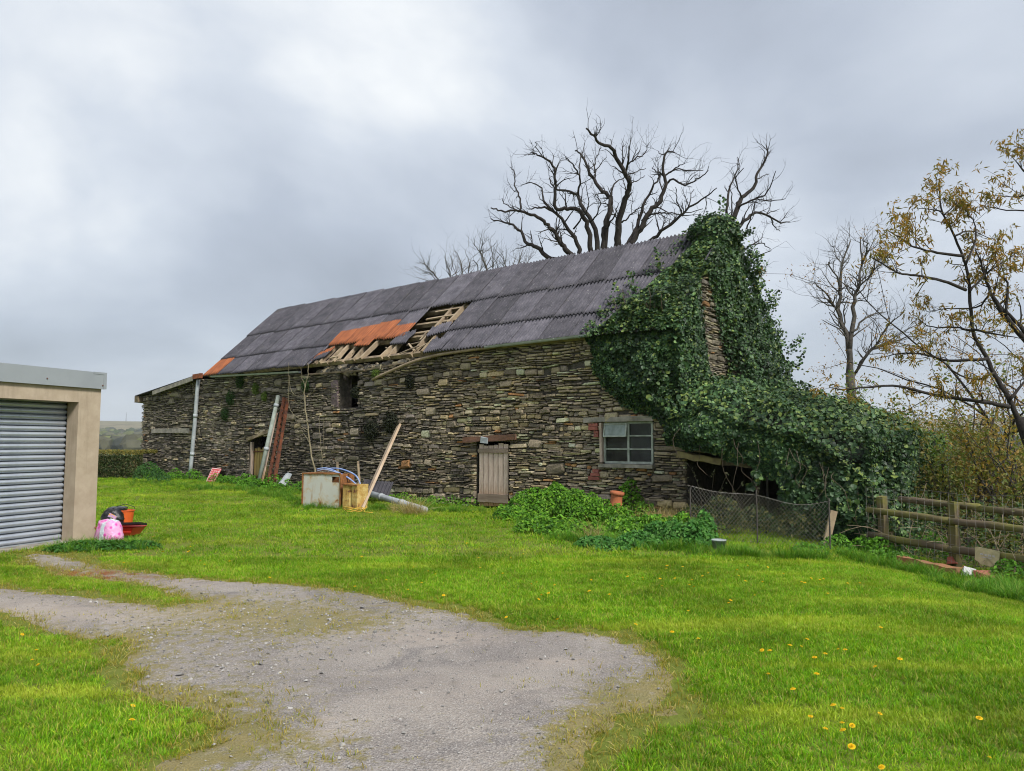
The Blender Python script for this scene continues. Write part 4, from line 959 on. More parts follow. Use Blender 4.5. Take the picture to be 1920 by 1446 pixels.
for z, sx, sy in ((.05, .26, .13), (.17, .33, .18), (.185, .35, .20), (.17, .31, .16), (.07, .245, .115)): V += [[-sx, -sy, z], [sx, -sy, z], [sx, sy, z], [-sx, sy, z]]
for k in range(4): q += [[4*k + i, 4*k + (i+1) % 4, 4*k + 4 + (i+1) % 4, 4*k + 4 + i] for i in range(4)]
q += [[3, 2, 1, 0], [16, 17, 18, 19]]; a.add(V, q); a.build('tray_body', M_RED, tr_); a = Acc(); a.bar((-.3, -.19, .12), (.3, -.19, .12), .02, .02); a.build('rim_rib', M_RED, tr_)
a = Acc(); a.bar((-.32, .02, 0), (.36, -.02, .02), .22, .035, up=(0, .2, 1)); bd = a.build('black_board', M_BLACK, label='flat black plastic board lying across the red tray', cat='board'); bd.location = p5 + [0.02, .02, .21]

# ================================================================== THINGS ALONG THE BARN WALL
def wl_(px, py, y): return to_world(*on_front(px, py, y))         # a pixel, some way out from the wall
def fwall(x, y, z): return to_world(x, y, z)
# red board with rows of white lettering, too worn to read
P_ = [wl_(384, 908, -.62), wl_(398, 910, -.62), wl_(415, 879, -.12), wl_(398, 877, -.12)]
sg = empty('red_sign', P_[0], 0, 'red board with rows of faded white lettering leaning by the down pipe', 'sign'); Q_ = [p - P_[0] for p in P_]
nrm = np.cross(Q_[1] - Q_[0], Q_[3] - Q_[0]); nrm /= np.linalg.norm(nrm)
a = Acc(); a.add(Q_ + [p - nrm*.02 for p in Q_], [[0,1,2,3],[7,6,5,4],[0,4,5,1],[1,5,6,2],[2,6,7,3],[3,7,4,0]]); a.build('board', simple('faded_red_paint', (0.62,0.09,0.09), (0.52,0.10,0.10), scale=8, bump=.1), sg)
def sgp(u, v, off=.003): return Q_[0] + (Q_[1] - Q_[0])*u + (Q_[3] - Q_[0])*v + (Q_[2] - Q_[1] - Q_[3] + Q_[0])*u*v + nrm*off
M_WHITE = simple('white_paint', (0.78,0.72,0.70), (0.70,0.55,0.54), scale=30, bump=0)
a = Acc()
for v0, v1, u0, u1 in ((.02, .05, .03, .97), (.95, .98, .03, .97), (.02, .98, .02, .06), (.02, .98, .94, .98)): a.add([sgp(u0, v0), sgp(u1, v0), sgp(u1, v1), sgp(u0, v1)], [[0,1,2,3]])
a.build('white_border', M_WHITE, sg); a = Acc(); r_ = random.Random(5)
for row in range(7):
    v0 = .10 + row*.115; u = .13
    while u < .84:
        w = r_.uniform(.10, .19)
        for k in range(3):
            uu = u + w*k/3; h = r_.choice((.035, .05, .06)); a.add([sgp(uu, v0), sgp(uu + w*.22, v0), sgp(uu + w*.22, v0 + h), sgp(uu, v0 + h)], [[0,1,2,3]])
        a.add([sgp(u, v0 + .02), sgp(u + w*.9, v0 + .02), sgp(u + w*.9, v0 + .033), sgp(u, v0 + .033)], [[0,1,2,3]]); u += w + .07
a.build('lettering', M_WHITE, sg)
# thin iron stand
st_ = empty('iron_stand', wl_(440, 908, -.4), 0, 'thin dark iron stand leaning on the wall beside the red board', 'stand'); o0 = wl_(440, 908, -.4); M_IRON = simple('dark_iron', (0.10,0.085,0.075), (0.05,0.045,0.04), scale=20, rough=.7)
for nm, A, B in (('top_bar', (416, 880, -.12), (468, 885, -.12)), ('leg', (430, 882, -.14), (415, 909, -.55)), ('leg', (456, 884, -.14), (438, 913, -.6)), ('leg', (462, 884, -.14), (449, 914, -.55))):
    a = Acc(); a.tube([wl_(*A) - o0, wl_(*B) - o0], .016, 6); a.build(nm, M_IRON, st_)
# grey pole with collars
A, B = wl_(522, 742, -.08), wl_(486, 900, -.85); pl = empty('grey_pole', B, 0, 'long greenish grey pipe leaning in front of the boarded door', 'pipe'); D_ = A - B
a = Acc(); a.tube([np.zeros(3), D_*.5, D_], .062, 12); a.build('pipe', simple('grey_green_pipe', (0.36,0.40,0.36), (0.22,0.25,0.21), scale=5, bump=.1), pl, smooth=True)
for f in (.34, .86):
    a = Acc(); a.tube([D_*f, D_*(f + .035)], .080, 12); a.build('collar', M_ZINC, pl, smooth=True)
# rusty lattice girder and a plank beside it
def leaning(name, label, cat, A, B, parts):
    r = empty(name, B, 0, label, cat); parts(r, A - B); return r
def lattice(r, D_):
    sd = BX * .30
    for s, m in ((0, M_RUST), (1, M_RUST)):
        a = Acc(); a.bar(sd*s, D_ + sd*s*.55 - np.array([0, 0, .12*s]), .055, .09, up=BY, jit=.004, segs=6); a.build('rail', m, r)
    for k in range(15):
        f = .03 + k*.065; f2 = f + .05; a = Acc(); w = 1 - .45*f; a.bar(D_*f, D_*f2 + sd*w, .022, .018, up=BY); a.build('lacing_bar', M_RUST, r)
leaning('rusty_girder', 'rusty iron lattice girder leaning to the right of the boarded door', 'girder', wl_(533, 746, -.06), wl_(503, 906, -.75), lattice)
def plk(r, D_):
    a = Acc(); a.bar(np.zeros(3), D_, .10, .04, up=BY, jit=.004, segs=4); a.build('plank', M_GREYWOOD, r)
leaning('grey_plank', 'narrow grey plank between the pipe and the rusty girder', 'plank', wl_(518, 775, -.10), wl_(491, 904, -.7), plk)
a = Acc(); A = [wl_(526, 905, -.9), wl_(536, 911, -.7), wl_(548, 889, -.3), wl_(540, 886, -.45)]; c0 = sum(A)/4; N_ = np.cross(A[1] - A[0], A[3] - A[0]); N_ /= np.linalg.norm(N_)
a.add([p - c0 for p in A] + [p - c0 - N_*.09 for p in A], [[0,1,2,3],[7,6,5,4],[0,4,5,1],[1,5,6,2],[2,6,7,3],[3,7,4,0]]); o = a.build('grey_metal_casing', M_ZINC, label='small pale grey metal casing tilted in the weeds by the girder', cat='metal casing'); o.location = c0
# white rusted cabinet
def rusty_white():
    t = NT('rusted_white_enamel'); v = t.coord('Object'); n = t.noise(v, 3.2, 6, .72, .4); z = t.new('ShaderNodeSeparateXYZ'); t.l.new(v, z.inputs[0])
    c = t.mix(t.noise(v, 2, 4), (0.60,0.60,0.55), (0.47,0.47,0.41))
    c = t.mix(t.ramp(n, (.50, 0.), (.60, .7)), c, (0.50,0.36,0.17)); c = t.mix(t.ramp(n, (.60, 0.), (.67, 1.)), c, (0.24,0.10,0.035))
    c = t.mix(t.ramp(t.noise(t.coord('Object', (1, 1, .2)), 6, 5), (.6, 0.), (.75, .6)), c, (0.36,0.19,0.06))
    t.base(c); t.set(t.b, Roughness=.6, **{'Specular IOR Level': .4}); t.bump(n, .2, .01); return t.m
M_RW = rusty_white(); M_EDGE = simple('rust_edge', (0.34,0.15,0.05), (0.17,0.07,0.03), scale=14, bump=.3)
def yellow_rust():
    t = NT('rusted_yellow'); v = t.coord('Object'); n = t.noise(v, 6, 6, .7)
    c = t.mix(t.ramp(n, (.4, 0.), (.5, 1.)), (0.62,0.47,0.18), (0.48,0.30,0.08)); c = t.mix(t.ramp(n, (.55, 0.), (.62, 1.)), c, (0.16,0.06,0.03)); t.base(c); t.set(t.b, Roughness=.8); t.bump(n, .4, .02); return t.m
cA, cB = gp(567, 950), gp(638, 955); uu = cB - cA; uu[2] = 0; cw = np.linalg.norm(uu); uu /= cw; vv = np.array([-uu[1], uu[0], 0]); CR = np.stack([uu, vv, [0, 0, 1]], 1); chh = .80; cd = .55
cab = empty('rusted_cabinet', cA, math.atan2(uu[1], uu[0]), 'white enamelled metal cabinet streaked with rust standing on the grass', 'cabinet')
a = Acc(); hx0, hx1, hz0, hz1 = cw - .26, cw - .05, chh - .20, chh - .06
for x0, x1, z0, z1 in ((0, hx0, 0, chh), (hx0, hx1, 0, hz0), (hx0, hx1, hz1, chh), (hx1, cw, 0, chh)): a.box(((x0 + x1)/2, .01, (z0 + z1)/2), (x1 - x0, .02, z1 - z0))
a.build('front_panel', M_RW, cab); a = Acc(); a.box((.01, cd/2, chh/2), (.02, cd, chh)); a.box((cw - .01, cd/2, chh/2), (.02, cd, chh)); a.box((cw/2, cd, chh/2), (cw, .02, chh)); a.build('side_panel', M_EDGE, cab)
a = Acc(); a.box((cw*.3, cd/2, chh + .01), (cw*.62, cd, .02)); a.build('top_panel', M_EDGE, cab)
for x in (.0, cw): a = Acc(); a.bar((x, -.008, 0), (x, -.008, chh + .02), .035, .03, up=(0, 1, 0), jit=.003, segs=4); a.build('corner_post', M_EDGE, cab)
a = Acc(); a.bar((0, -.008, chh), (cw, -.008, chh + .02), .03, .03, jit=.003, segs=4); a.build('top_edge', M_EDGE, cab)
dr = gp(642, 956); drm = empty('rusted_tank', dr, math.atan2(uu[1], uu[0]) - .12, 'cream and rust coloured metal tank beside the white cabinet', 'tank')
a = Acc(); tw_, th_ = .45, .60; V = []
for z in (0, th_):
    V += [[0, 0, z], [.20, .012, z], [.22, .045, z], [.25, .045, z], [.27, .012, z], [tw_, 0, z], [tw_, .38, z], [0, .38, z]]
a.add(np.array(V) + RNG.normal(0, .006, (16, 3)), [[k, (k+1) % 8, 8 + (k+1) % 8, 8 + k] for k in range(8)], [[8, 8 + k, 9 + k] for k in range(1, 7)]); a.build('shell', yellow_rust(), drm)
a = Acc(); a.bar((0, -.01, th_), (tw_, -.01, th_ - .01), .03, .03, jit=.004, segs=4); a.bar((0, 0, th_), (0, .38, th_), .03, .03, jit=.004, segs=3); a.build('rim', M_EDGE, drm)
M_BLUE = simple('blue_plastic_pipe', (0.10,0.19,0.46), (0.30,0.38,0.58), scale=9, bump=.1, rough=.4)
zc_ = cA[2] + chh; LB = ['long blue plastic pipe lying over the cabinet top', 'paler blue pipe crossing the cabinet top', 'blue pipe end curling down behind the tank']
for k, (pts, r) in enumerate((([(.22, .25, .10), (.5, .22, .13), (.8, .2, .06), (1.15, .25, -.10), (1.4, .35, -.32)], .022), ([(.30, .15, .06), (.55, .12, .10), (.85, .05, .06), (1.05, .0, .02)], .018), ([(.20, .32, .05), (.55, .36, .12), (.95, .30, .10), (1.35, .28, -.05), (1.5, .3, -.35)], .02))):
    a = Acc(); w0 = cA + uu*pts[0][0] + vv*pts[0][1] + [0, 0, chh + pts[0][2]]; W = [cA + uu*p[0] + vv*p[1] + [0, 0, chh + p[2]] - w0 for p in pts]; a.tube(smooth_path(W, 5), r, 7); o = a.build('blue_pipe', M_BLUE if k != 1 else simple('pale_blue_pipe', (0.36,0.42,0.56), rough=.4, bump=0), smooth=True, label=LB[k], cat='pipe', group='blue pipes on the cabinet'); o.location = w0
a = Acc(); W = smooth_path([wl_(652, 888, -1.4), wl_(663, 915, -1.5), wl_(672, 940, -1.6), gp(683, 957) + [0, 0, .03]], 4); a.tube(W - W[0], .022, 6); o = a.build('orange_stick', simple('orange_paint_wood', (0.62,0.36,0.11), (0.45,0.24,0.08), scale=10), smooth=True, label='thin orange painted rod leaning over the tank', cat='rod'); o.location = W[0]
a = Acc(); c = gp(664, 962); W = np.array([c + [.16*math.cos(t)*(1 + .06*t), .12*math.sin(t), .03 + .008*t + .03*math.sin(2*t)] for t in np.linspace(0, 13, 60)]); W = np.vstack([W, [c + [.25, -.1, .03], c + [.45, -.15, .02]]]); a.tube(W - c, .011, 5); o = a.build('yellow_hose', simple('yellow_hose', (0.66,0.44,0.06), (0.5,0.3,0.05), scale=12, bump=0), smooth=True, label='tangle of yellow hose at the foot of the rusty tank', cat='hose'); o.location = c
# stakes
for A, B, lab in (((671, 865, -.55), (674, 915, -.6), 'upright weathered stake just behind the tank and plank'), ((632, 867, -.5), (634, 915, -.55), 'short dark stake showing above the cabinet')):
    p, q_ = wl_(*A), wl_(*B); a = Acc(); a.bar(np.zeros(3), p - q_, .065, .05, jit=.004, segs=3); o = a.build('wooden_stake', M_OAK, label=lab, cat='stake', group='stakes by the wall'); o.location = q_
# slab of old corrugated sheet
me = sheet_mesh(.50, warp=.0); o = link('corrugated_sheet', me, M_SHEET, label='piece of dark corrugated sheet propped behind the leaning plank', cat='roof sheet'); p = wl_(672, 930, -1.1)
o.location = p; o.rotation_euler = (1.0, .06, BARN_ROT + .25)
# leaning plank and drain pipe on the grass
A, B = wl_(748, 798, -.06), gp(676, 958); a = Acc(); a.bar(np.zeros(3), A - B, .17, .06, up=(-.6, -.7, 0), jit=.002, segs=5); o = a.build('leaning_plank', simple('new_sawn_plank', (0.52,0.40,0.29), (0.42,0.31,0.21), scale=3, bump=.15, bscale=30), label='long pale sawn plank leaning against the middle of the wall', cat='plank'); o.location = B
A, B = gp(672, 940) + [0, .25, .26], gp(797, 963) + [0, 0, .08]; dpp = empty('drain_pipe', B, 0, 'grey plastic drain pipe lying on the grass under the plank', 'pipe'); D_ = A - B
a = Acc(); a.tube([np.zeros(3), D_*.5, D_], .078, 14); a.build('pipe', M_ZINC, dpp, smooth=True)
for f in (.30, .62, .90): a = Acc(); a.tube([D_*f, D_*(f + .04)], .090, 14); a.build('socket', M_ZINC, dpp, smooth=True)
# chimney pot
M_TERRA = simple('terracotta', (0.46,0.15,0.065), (0.34,0.11,0.05), scale=8, bump=.2)
p = at_depth(1153, 960, 15.0); cp = empty('chimney_pot', p, 0, 'orange terracotta chimney pot standing among the nettles', 'chimney pot'); cp.rotation_euler = (.05, .12, 0)
a = Acc(); a.lathe([(.15, 0), (.16, .03), (.13, .07), (.115, .30), (.12, .34), (.105, .34), (.10, .05), (.0, .05)], n=18); a.build('pot', M_TERRA, cp, smooth=True); a = Acc(); a.lathe([(.12, .335), (.145, .35), (.145, .40), (.11, .41), (.10, .34)], n=18, cap=False); a.build('collar', M_TERRA, cp, smooth=True)
# bucket
p = gp(1348, 1036); bk = empty('bucket', p, 0, 'small grey bucket at the foot of the chain-link fence', 'bucket'); a = Acc(); a.lathe([(.0, 0), (.075, 0), (.10, .17), (.108, .17), (.108, .185), (.094, .185), (.07, .012), (0, .012)], n=18); a.build('pail', simple('grey_plastic', (0.36,0.40,0.40), (0.27,0.30,0.30), scale=6, bump=.05, rough=.5), bk, smooth=True)
a = Acc(); a.tube([(.105*math.cos(t), -.02 - .05*math.sin(t), .175 - .06*math.sin(t)) for t in np.linspace(0, PI, 9)], .003, 5); a.build('handle', M_IRON, bk)

# ================================================================== CHAIN-LINK FENCE
M_WIRE = simple('galvanised_wire', (0.34,0.32,0.30), (0.20,0.17,0.15), scale=20, bump=0, rough=.6)
C0 = at_depth(1290, 1000, 12.6); C1 = at_depth(1420, 1000, 12.0); C2 = gp(1560, 1042); path = [C0[:2], C1[:2], C2[:2]]
sl_ = np.array([0, np.linalg.norm(path[1] - path[0]), 0]); sl_[2] = sl_[1] + np.linalg.norm(path[2] - path[1])
def cl(s, h):
    x = np.interp(s, sl_, [p[0] for p in path]); y = np.interp(s, sl_, [p[1] for p in path]); z = gz(x, y)
    top = .80 + .10*np.cos(s*2.2) - .05*np.sin(s*4.1); bulge = .05*np.sin(s*3)*np.sin(h*3)
    return np.stack([x + bulge*.4, y - bulge, z + h*top], -1)
clf = empty('chain_link_fence', C1, 0, 'sagging rusty chain-link fence in front of the dark lean-to', 'fence'); a = Acc(); stp = .062; Lf = sl_[2]
for sgn in (1, -1):
    for k in range(-14, int(Lf/stp) + 14):
        s0 = k*stp; hh = np.linspace(0, 1, 9); s = s0 + sgn*hh*.80*.82; m = (s >= 0) & (s <= Lf)
        if m.sum() > 1: a.tube(cl(s[m], hh[m]) - C1, .0024, 3, cap=False)
a.build('mesh_wire', M_WIRE, clf)
for h in (.02, .98): a = Acc(); s = np.linspace(0, Lf, 30); a.tube(cl(s, np.full(30, h)) - C1, .0035, 4); a.build('line_wire', M_WIRE, clf)
for s in (.05, sl_[1], Lf - .02): a = Acc(); b = cl(np.array([s]), np.array([0.]))[0] - C1; a.tube([b - [0, 0, .2], b + [0, 0, .84]], .013, 6); a.build('post', M_IRON, clf)
A, B = gp(1549, 1030) + [0, .1, 0], None; top = at_depth(1563, 958, A[1]); a = Acc(); a.bar((0, 0, -.1), top - A, .13, .035, up=(.3, -1, 0), jit=.004, segs=4); o = a.build('pale_stake', M_PALEWOOD, label='pale split board stuck upright at the end of the chain-link fence', cat='stake'); o.location = A

# ================================================================== RAIL FENCE
M_RAIL = NT('mossy_rail'); _t = M_RAIL; _v = _t.coord('World'); _n = _t.noise(_v, 7, 6, .7)
_t.base(_t.mix(_t.ramp(_t.noise(_v, 2.2, 5), (.42, 0.), (.62, 1.)), _t.mix(_n, (0.07,0.052,0.035), (0.17,0.125,0.075)), _t.mix(_n, (0.08,0.08,0.018), (0.24,0.22,0.05)))); _t.set(_t.b, Roughness=.95); _t.bump(_n, .6, .02); M_RAIL = _t.m
fd = np.array([-.411, .91]); fd /= np.linalg.norm(fd); F2 = np.array([6.5, 11.1])
def fp(t, z, off=0.0):                       # along the fence from its middle post, height over the ground there
    q = F2 + fd*t; n_ = np.array([-fd[1], fd[0]]); q = q + n_*off; return np.array([q[0], q[1], -.23 + z])
rf = empty('rail_fence', fp(0, 0), 0, 'mossy timber post and rail fence with wire netting', 'fence'); r0 = fp(0, 0)
for t in (1.22, 0.0, -1.55, -3.2):
    a = Acc(); a.bar(fp(t, -.2) - r0, fp(t, .96) - r0, .115, .11, up=(fd[0], fd[1], 0), jit=.006, segs=3); a.build('post', M_RAIL, rf)
for t0, t1, z0, z1, off, r in ((1.42, .02, .33, .28, .10, .055), (.04, -1.6, .28, .26, .10, .055), (-1.5, -3.3, .26, .25, .10, .055), (1.42, -.02, .74, .69, .10, .05), (.05, -1.6, .69, .66, .10, .05), (-1.5, -3.3, .66, .66, .10, .05), (1.0, -.3, .93, .90, -.14, .05), (-.2, -3.3, .88, .84, -.14, .05)):
    P = np.array([fp(t0 + (t1 - t0)*f, z0 + (z1 - z0)*f, off) - r0 for f in np.linspace(0, 1, 6)]) + RNG.normal(0, .006, (6, 3)); a = Acc(); a.tube(P, r*np.array([.9, 1, 1.05, 1, 1.0, .9]), 8); a.build('rail', M_RAIL, rf, smooth=True)
a = Acc()
for z in (.12, .24, .36, .5, .62, .78, .95, 1.1): a.tube([fp(t, z + .015*math.sin(t*5), .165) - r0 for t in np.linspace(1.4, -3.3, 24)], .0022, 3, cap=False)
for t in np.arange(-3.3, 1.4, .13): a.tube([fp(t, .08, .165) - r0, fp(t, 1.1, .165) - r0], .002, 3, cap=False)
a.build('wire_netting', M_WIRE, rf)
# plaque on the lower rail
pc = fp(-.60, .25, .185); a = Acc(); pr_ = [(-.17, .12), (-.13, .125), (.17, .10), (.15, -.03), (.13, -.10), (.10, -.12), (.09, -.085), (.04, -.125), (-.10, -.11), (-.13, -.08), (-.18, -.06)]; R_ = np.stack([np.append(-fd, 0), [fd[1], -fd[0], 0], [0, 0, 1]], 1); R_[:, 1] = [-fd[1], fd[0], 0]
n = len(pr_); V = np.array([[x, 0.006, z] for x, z in pr_] + [[x, -.01, z] for x, z in pr_]) @ R_.T; T = [[0, k, k + 1] for k in range(1, n - 1)] + [[n, n + k + 1, n + k] for k in range(1, n - 1)]; a.add(V, [[k, (k+1) % n, n + (k+1) % n, n + k] for k in range(n)], T)
sgn_ = a.build('worn_plaque', simple('lichened_board', (0.66,0.57,0.34), (0.44,0.40,0.22), scale=9, bump=.3), label='broken lichen-stained board hung on the lower fence rail', cat='board'); sgn_.location = pc
a = Acc()
for x0, x1, z0, z1 in ((-.10, -.055, .02, .045), (-.045, .0, .015, .04), (.01, .055, .01, .04), (.065, .11, .01, .035), (-.08, .06, -.015, -.002)): a.add(np.array([[x0, .009, z0], [x1, .009, z0], [x1, .009, z1], [x0, .009, z1]]) @ R_.T, [[0,1,2,3]])
a.build('worn_lettering', simple('faded_grey_print', (0.62,0.60,0.56), (0.45,0.42,0.36), scale=40, bump=0), sgn_)
# red kerb baulk and broken pieces under the fence
A, B = gp(1688, 1058), gp(1800, 1080); a = Acc(); a.bar((0, 0, .05), B - A + [0, 0, .04], .16, .13, jit=.008, segs=6); o = a.build('red_baulk', simple('reddish_baulk', (0.36,0.15,0.075), (0.24,0.13,0.07), scale=6, bump=.5), label='reddish timber baulk lying along the foot of the rail fence', cat='timber'); o.location = A
p = gp(1787, 1066) + [.03, .1, .10]; a = Acc(); a.lathe([(0, 0), (.045, 0), (.065, .085), (.075, .085), (.075, .11), (.06, .11), (.05, .02), (0, .02)], n=14, R=rotm('X', PI*.9)); o = a.build('flower_pot', simple('red_clay', (0.48,0.13,0.085), scale=10, bump=.1), smooth=True, label='small upturned red clay pot at the foot of the fence post', cat='flower pot'); o.location = p + [0, 0, .05]
for k, (px, py, c, lab) in enumerate(((1826, 1079, (0.44,0.15,0.10), 'broken red tile nearest the red baulk'), (1845, 1086, (0.36,0.13,0.09), 'broken red tile at the right end of the rubbish under the fence'), (1818, 1082, (0.60,0.60,0.58), 'pale scrap of stone between the broken red tiles'))):
    a = Acc(); a.box((0, 0, .05), (.26 - .05*k, .16, .05), rotm('X', .3*k - .2) @ rotm('Y', .2), jit=.02); o = a.build('broken_tile' if k < 2 else 'stone_scrap', simple('scrap_%d' % k, c, scale=9, bump=.4), label=lab, cat='tile' if k < 2 else 'stone'); o.location = gp(px, py); o.rotation_euler = (0, 0, -.6)

# ================================================================== IVY
M_IVY = leaf_mat('ivy_leaf', rough=.5, trans=.12, spec=.32, wscale=1.1, lo=.55, hi=1.3)
M_CORE = simple('dark_leaf_backing', (0.020,0.026,0.012), (0.010,0.012,0.007), scale=9, bump=.8, bscale=20, bdist=.05)  # near-black backing for the solid cores added behind ivy and hedge leaves
M_VINE = simple('ivy_stem', (0.17,0.13,0.09), (0.09,0.07,0.05), scale=12, bump=.3)
def rag(u, v, seed):
    return .12 + 1.5 * np.clip(fbm(u, v, 1.5, seed, 4) - .22, 0, 1)**1.3 + .5 * np.clip(vnoise(u, v, 4.5, seed + 5) - .45, 0, 1)
def ivy_size(n): return np.clip(RNG.lognormal(-2.92, .34, n), .03, .13)
def ivy_cols(n, fresh=.15):
    return pick_cols(n, (0.035,0.078,0.028), (0.056,0.115,0.042), (0.022,0.047,0.020), (0.11,0.19,0.055), (0.18,0.24,0.06), w=[.34 - fresh*.2, .30, .21 - fresh*.2, .10 + fresh*.2, .05 + fresh*.2], var=.2)
def sample_poly(poly, n):
    p = np.array(poly); lo, hi = p.min(0), p.max(0); out = np.zeros((0, 2))
    while len(out) < n:
        q = lo + (hi - lo) * RNG.random((n*2, 2)); out = np.vstack([out, q[in_poly(q[:, 0], q[:, 1], poly)]])
    return out[:n]
ivA = empty('ivy', BO, BARN_ROT, 'dense dark ivy climbing over the barn corner, gable and chimney', 'ivy', None)
LV, LT, LC = [], [], []; ln = 0
def addl(P, N, size, col, down=.6, jit=.55):
    global ln
    V, T, C = leaf_cloud(P, N, size, LEAF_IVY, col, down, jit); LV.append(V); LT.append(T + ln); LC.append(C); ln += len(V)
def lumps(u, v, s=1.6, seed=0): return fbm(u, v, s, seed, 3)
# over the roof corner
poly = [(0.15,-.05),(.45,.05),(.72,.17),(.86,.32),(1.12,.42),(1.20,.56),(1.42,.62),(1.50,.80),(1.62,.95),(1.6,1.03),(2.55,1.03),(2.6,-.06)]
q = sample_poly(poly, 15000); d = np.clip(poly_dist(q[:, 0], q[:, 1]*3.9, [(x, v*3.9) for x, v in poly]), 0, 1); keep = RNG.random(len(q)) < sstep(-.05, .22, d - .18*(lumps(q[:, 0], q[:, 1]*4, 2.4, 4) - .3)); q, d = q[keep], d[keep]
th = (.03 + .55*sstep(0, .7, d)*rag(q[:, 0], q[:, 1]*3.9, 7)) * RNG.random(len(q))**.5
P = np.array([RP(x, v, .05 + t) for (x, v), t in zip(q, th)]); addl(P, SN*.8 + [0, -.1, .4], ivy_size(len(P)), ivy_cols(len(P), .5))
# down the front of the wall
poly = [tuple(on_front(*p)[[0, 2]]) for p in ((1098,628),(1112,655),(1108,690),(1128,725),(1150,742),(1172,765),(1205,775),(1225,784),(1243,800),(1262,826),(1292,850),(1292,612))]
q = sample_poly(poly, 14000); d = np.clip(poly_dist(q[:, 0], q[:, 1], poly), 0, 1); keep = RNG.random(len(q)) < sstep(-.06, .2, d - .16*(lumps(q[:, 0], q[:, 1], 3, 14) - .35)) + (q[:, 1] > 3.8); q, d = q[keep], d[keep]
th = (.03 + .60*sstep(0, .6, d)*rag(q[:, 0], q[:, 1], 17)) * RNG.random(len(q))**.5
P = np.stack([q[:, 0], -.05 - th, q[:, 1]], 1); addl(P, (0, -.8, .45), ivy_size(len(P)), ivy_cols(len(P), .1))
# gable, leaving a bare strip of stone
strip = [tuple(on_gable(*p, XG)[[1, 2]]) for p in ((1307,516),(1323,512),(1342,600),(1362,700),(1356,720),(1326,704),(1316,620))]
poly = [(-.25,1.6),(-.25,4.0),(.6,4.85),(1.5,5.62),(2.2,6.3),(2.8,6.75),(3.4,6.35),(4.3,5.5),(5.2,4.7),(6.0,4.0),(6.3,3.2),(6.3,1.6)]
q = sample_poly(poly, 32000); ds = poly_dist(q[:, 0], q[:, 1], strip); keep = RNG.random(len(q)) < sstep(.02, -.10, ds); q, ds = q[keep], ds[keep]
left = (q[:, 0] < 1.0) & (q[:, 0] < 0.55 + (5.4 - q[:, 1])*.05)
th = np.where(left, .22, .10 + (.16 + .50*sstep(5.0, 2.8, q[:, 1]))*sstep(.9, 4.0, q[:, 0])*1.35*rag(q[:, 0], q[:, 1], 23)) * RNG.random(len(q))**.35 * sstep(0, .5, -ds + .08)
P = np.stack([XG + .04 + th, q[:, 0] + RNG.normal(0, .05, len(q)), q[:, 1] + .25*th], 1); addl(P, (.75, -.25, .45), ivy_size(len(P)), ivy_cols(len(P), .0))
# thick head over the chimney
n = 6500; u = RNG.normal(0, 1, (n, 3)); u /= np.linalg.norm(u, axis=1, keepdims=True); rad = np.array([.58, .62, .56]) * (.72 + .42*lumps(u[:, 0]*2, u[:, 2]*2 + u[:, 1], 1.5, 41))[:, None] * RNG.random((n, 1))**.25
P = np.array([XG - .25, W2 - .1, 6.52]) + u*rad*1.12; addl(P, u + [0, 0, .3], ivy_size(n), ivy_cols(n, .05))
# loose shoots standing off the outline
for _ in range(46):
    t_ = rr.random(); y_ = 2.9 + 3.2*t_; c0 = (XG + rr.uniform(.1, .5), y_, 6.55 - 2.75*t_ + rr.uniform(-.1, .15)); dr_ = (rr.uniform(-.2, .5), rr.uniform(-.1, .5), rr.uniform(.3, 1)); m = 26; t = RNG.random(m)[:, None]; P = np.array(c0) + np.array(dr_)*t*rr.uniform(.15, .5) + RNG.normal(0, .05, (m, 3)); addl(P, (0, -.5, .6), RNG.uniform(.03, .08, m), ivy_cols(m, .4))
for _ in range(30):
    v_ = rr.random(); x_ = np.interp(v_, [0, .2, .55, .75, 1], [.25, .75, 1.15, 1.45, 1.6]); c0 = RP(x_, v_, .05); m = 24; t = RNG.random(m)[:, None]; P = c0 + np.array([-rr.uniform(.1, .5), 0, 0])*t + SDIR*t*rr.uniform(-.1, .5) + RNG.normal(0, .04, (m, 3)) + SN*.05; addl(P, SN, RNG.uniform(.03, .075, m), ivy_cols(m, .7))
for c0, dr_ in (((2.3, 5.9, 4.3), (.3, .3, 1)), ((2.6, 5.2, 5.0), (.2, .2, 1)), ((2.8, 6.3, 3.6), (.4, .3, .9)), ((1.0, .9, 5.0), (-.4, 0, 1)), ((.8, .6, 4.7), (-.5, 0, 1)), ((2.2, 2.9, 7.0), (0, .1, 1)), ((1.3, 1.5, 5.6), (-.3, 0, 1)), ((2.9, 5.8, 4.0), (.3, .5, .8))):
    m = 60; t = RNG.random(m)[:, None]; P = np.array(c0) + np.array(dr_)*t*.55 + RNG.normal(0, .05, (m, 3)); addl(P, (0, -.5, .6), RNG.uniform(.04, .08, m), ivy_cols(m, .6))
link('foliage', mesh_np('foliage', np.concatenate(LV), [np.concatenate(LT)], np.concatenate(LC)), M_IVY, ivA)
a = Acc()
for k in range(14):
    x0 = rr.uniform(1.2, 2.3); z = rr.uniform(2.3, 2.7); pts = [(x0, -.04, z)]
    for j in range(6): pts.append((pts[-1][0] + rr.gauss(-.03, .08), -.05 - rr.random()*.03, pts[-1][2] + rr.uniform(.2, .45)))
    a.tube(smooth_path(pts, 3), np.linspace(.014, .005, len(smooth_path(pts, 3))), 5)
a.build('stems', M_VINE, ivA, smooth=True)

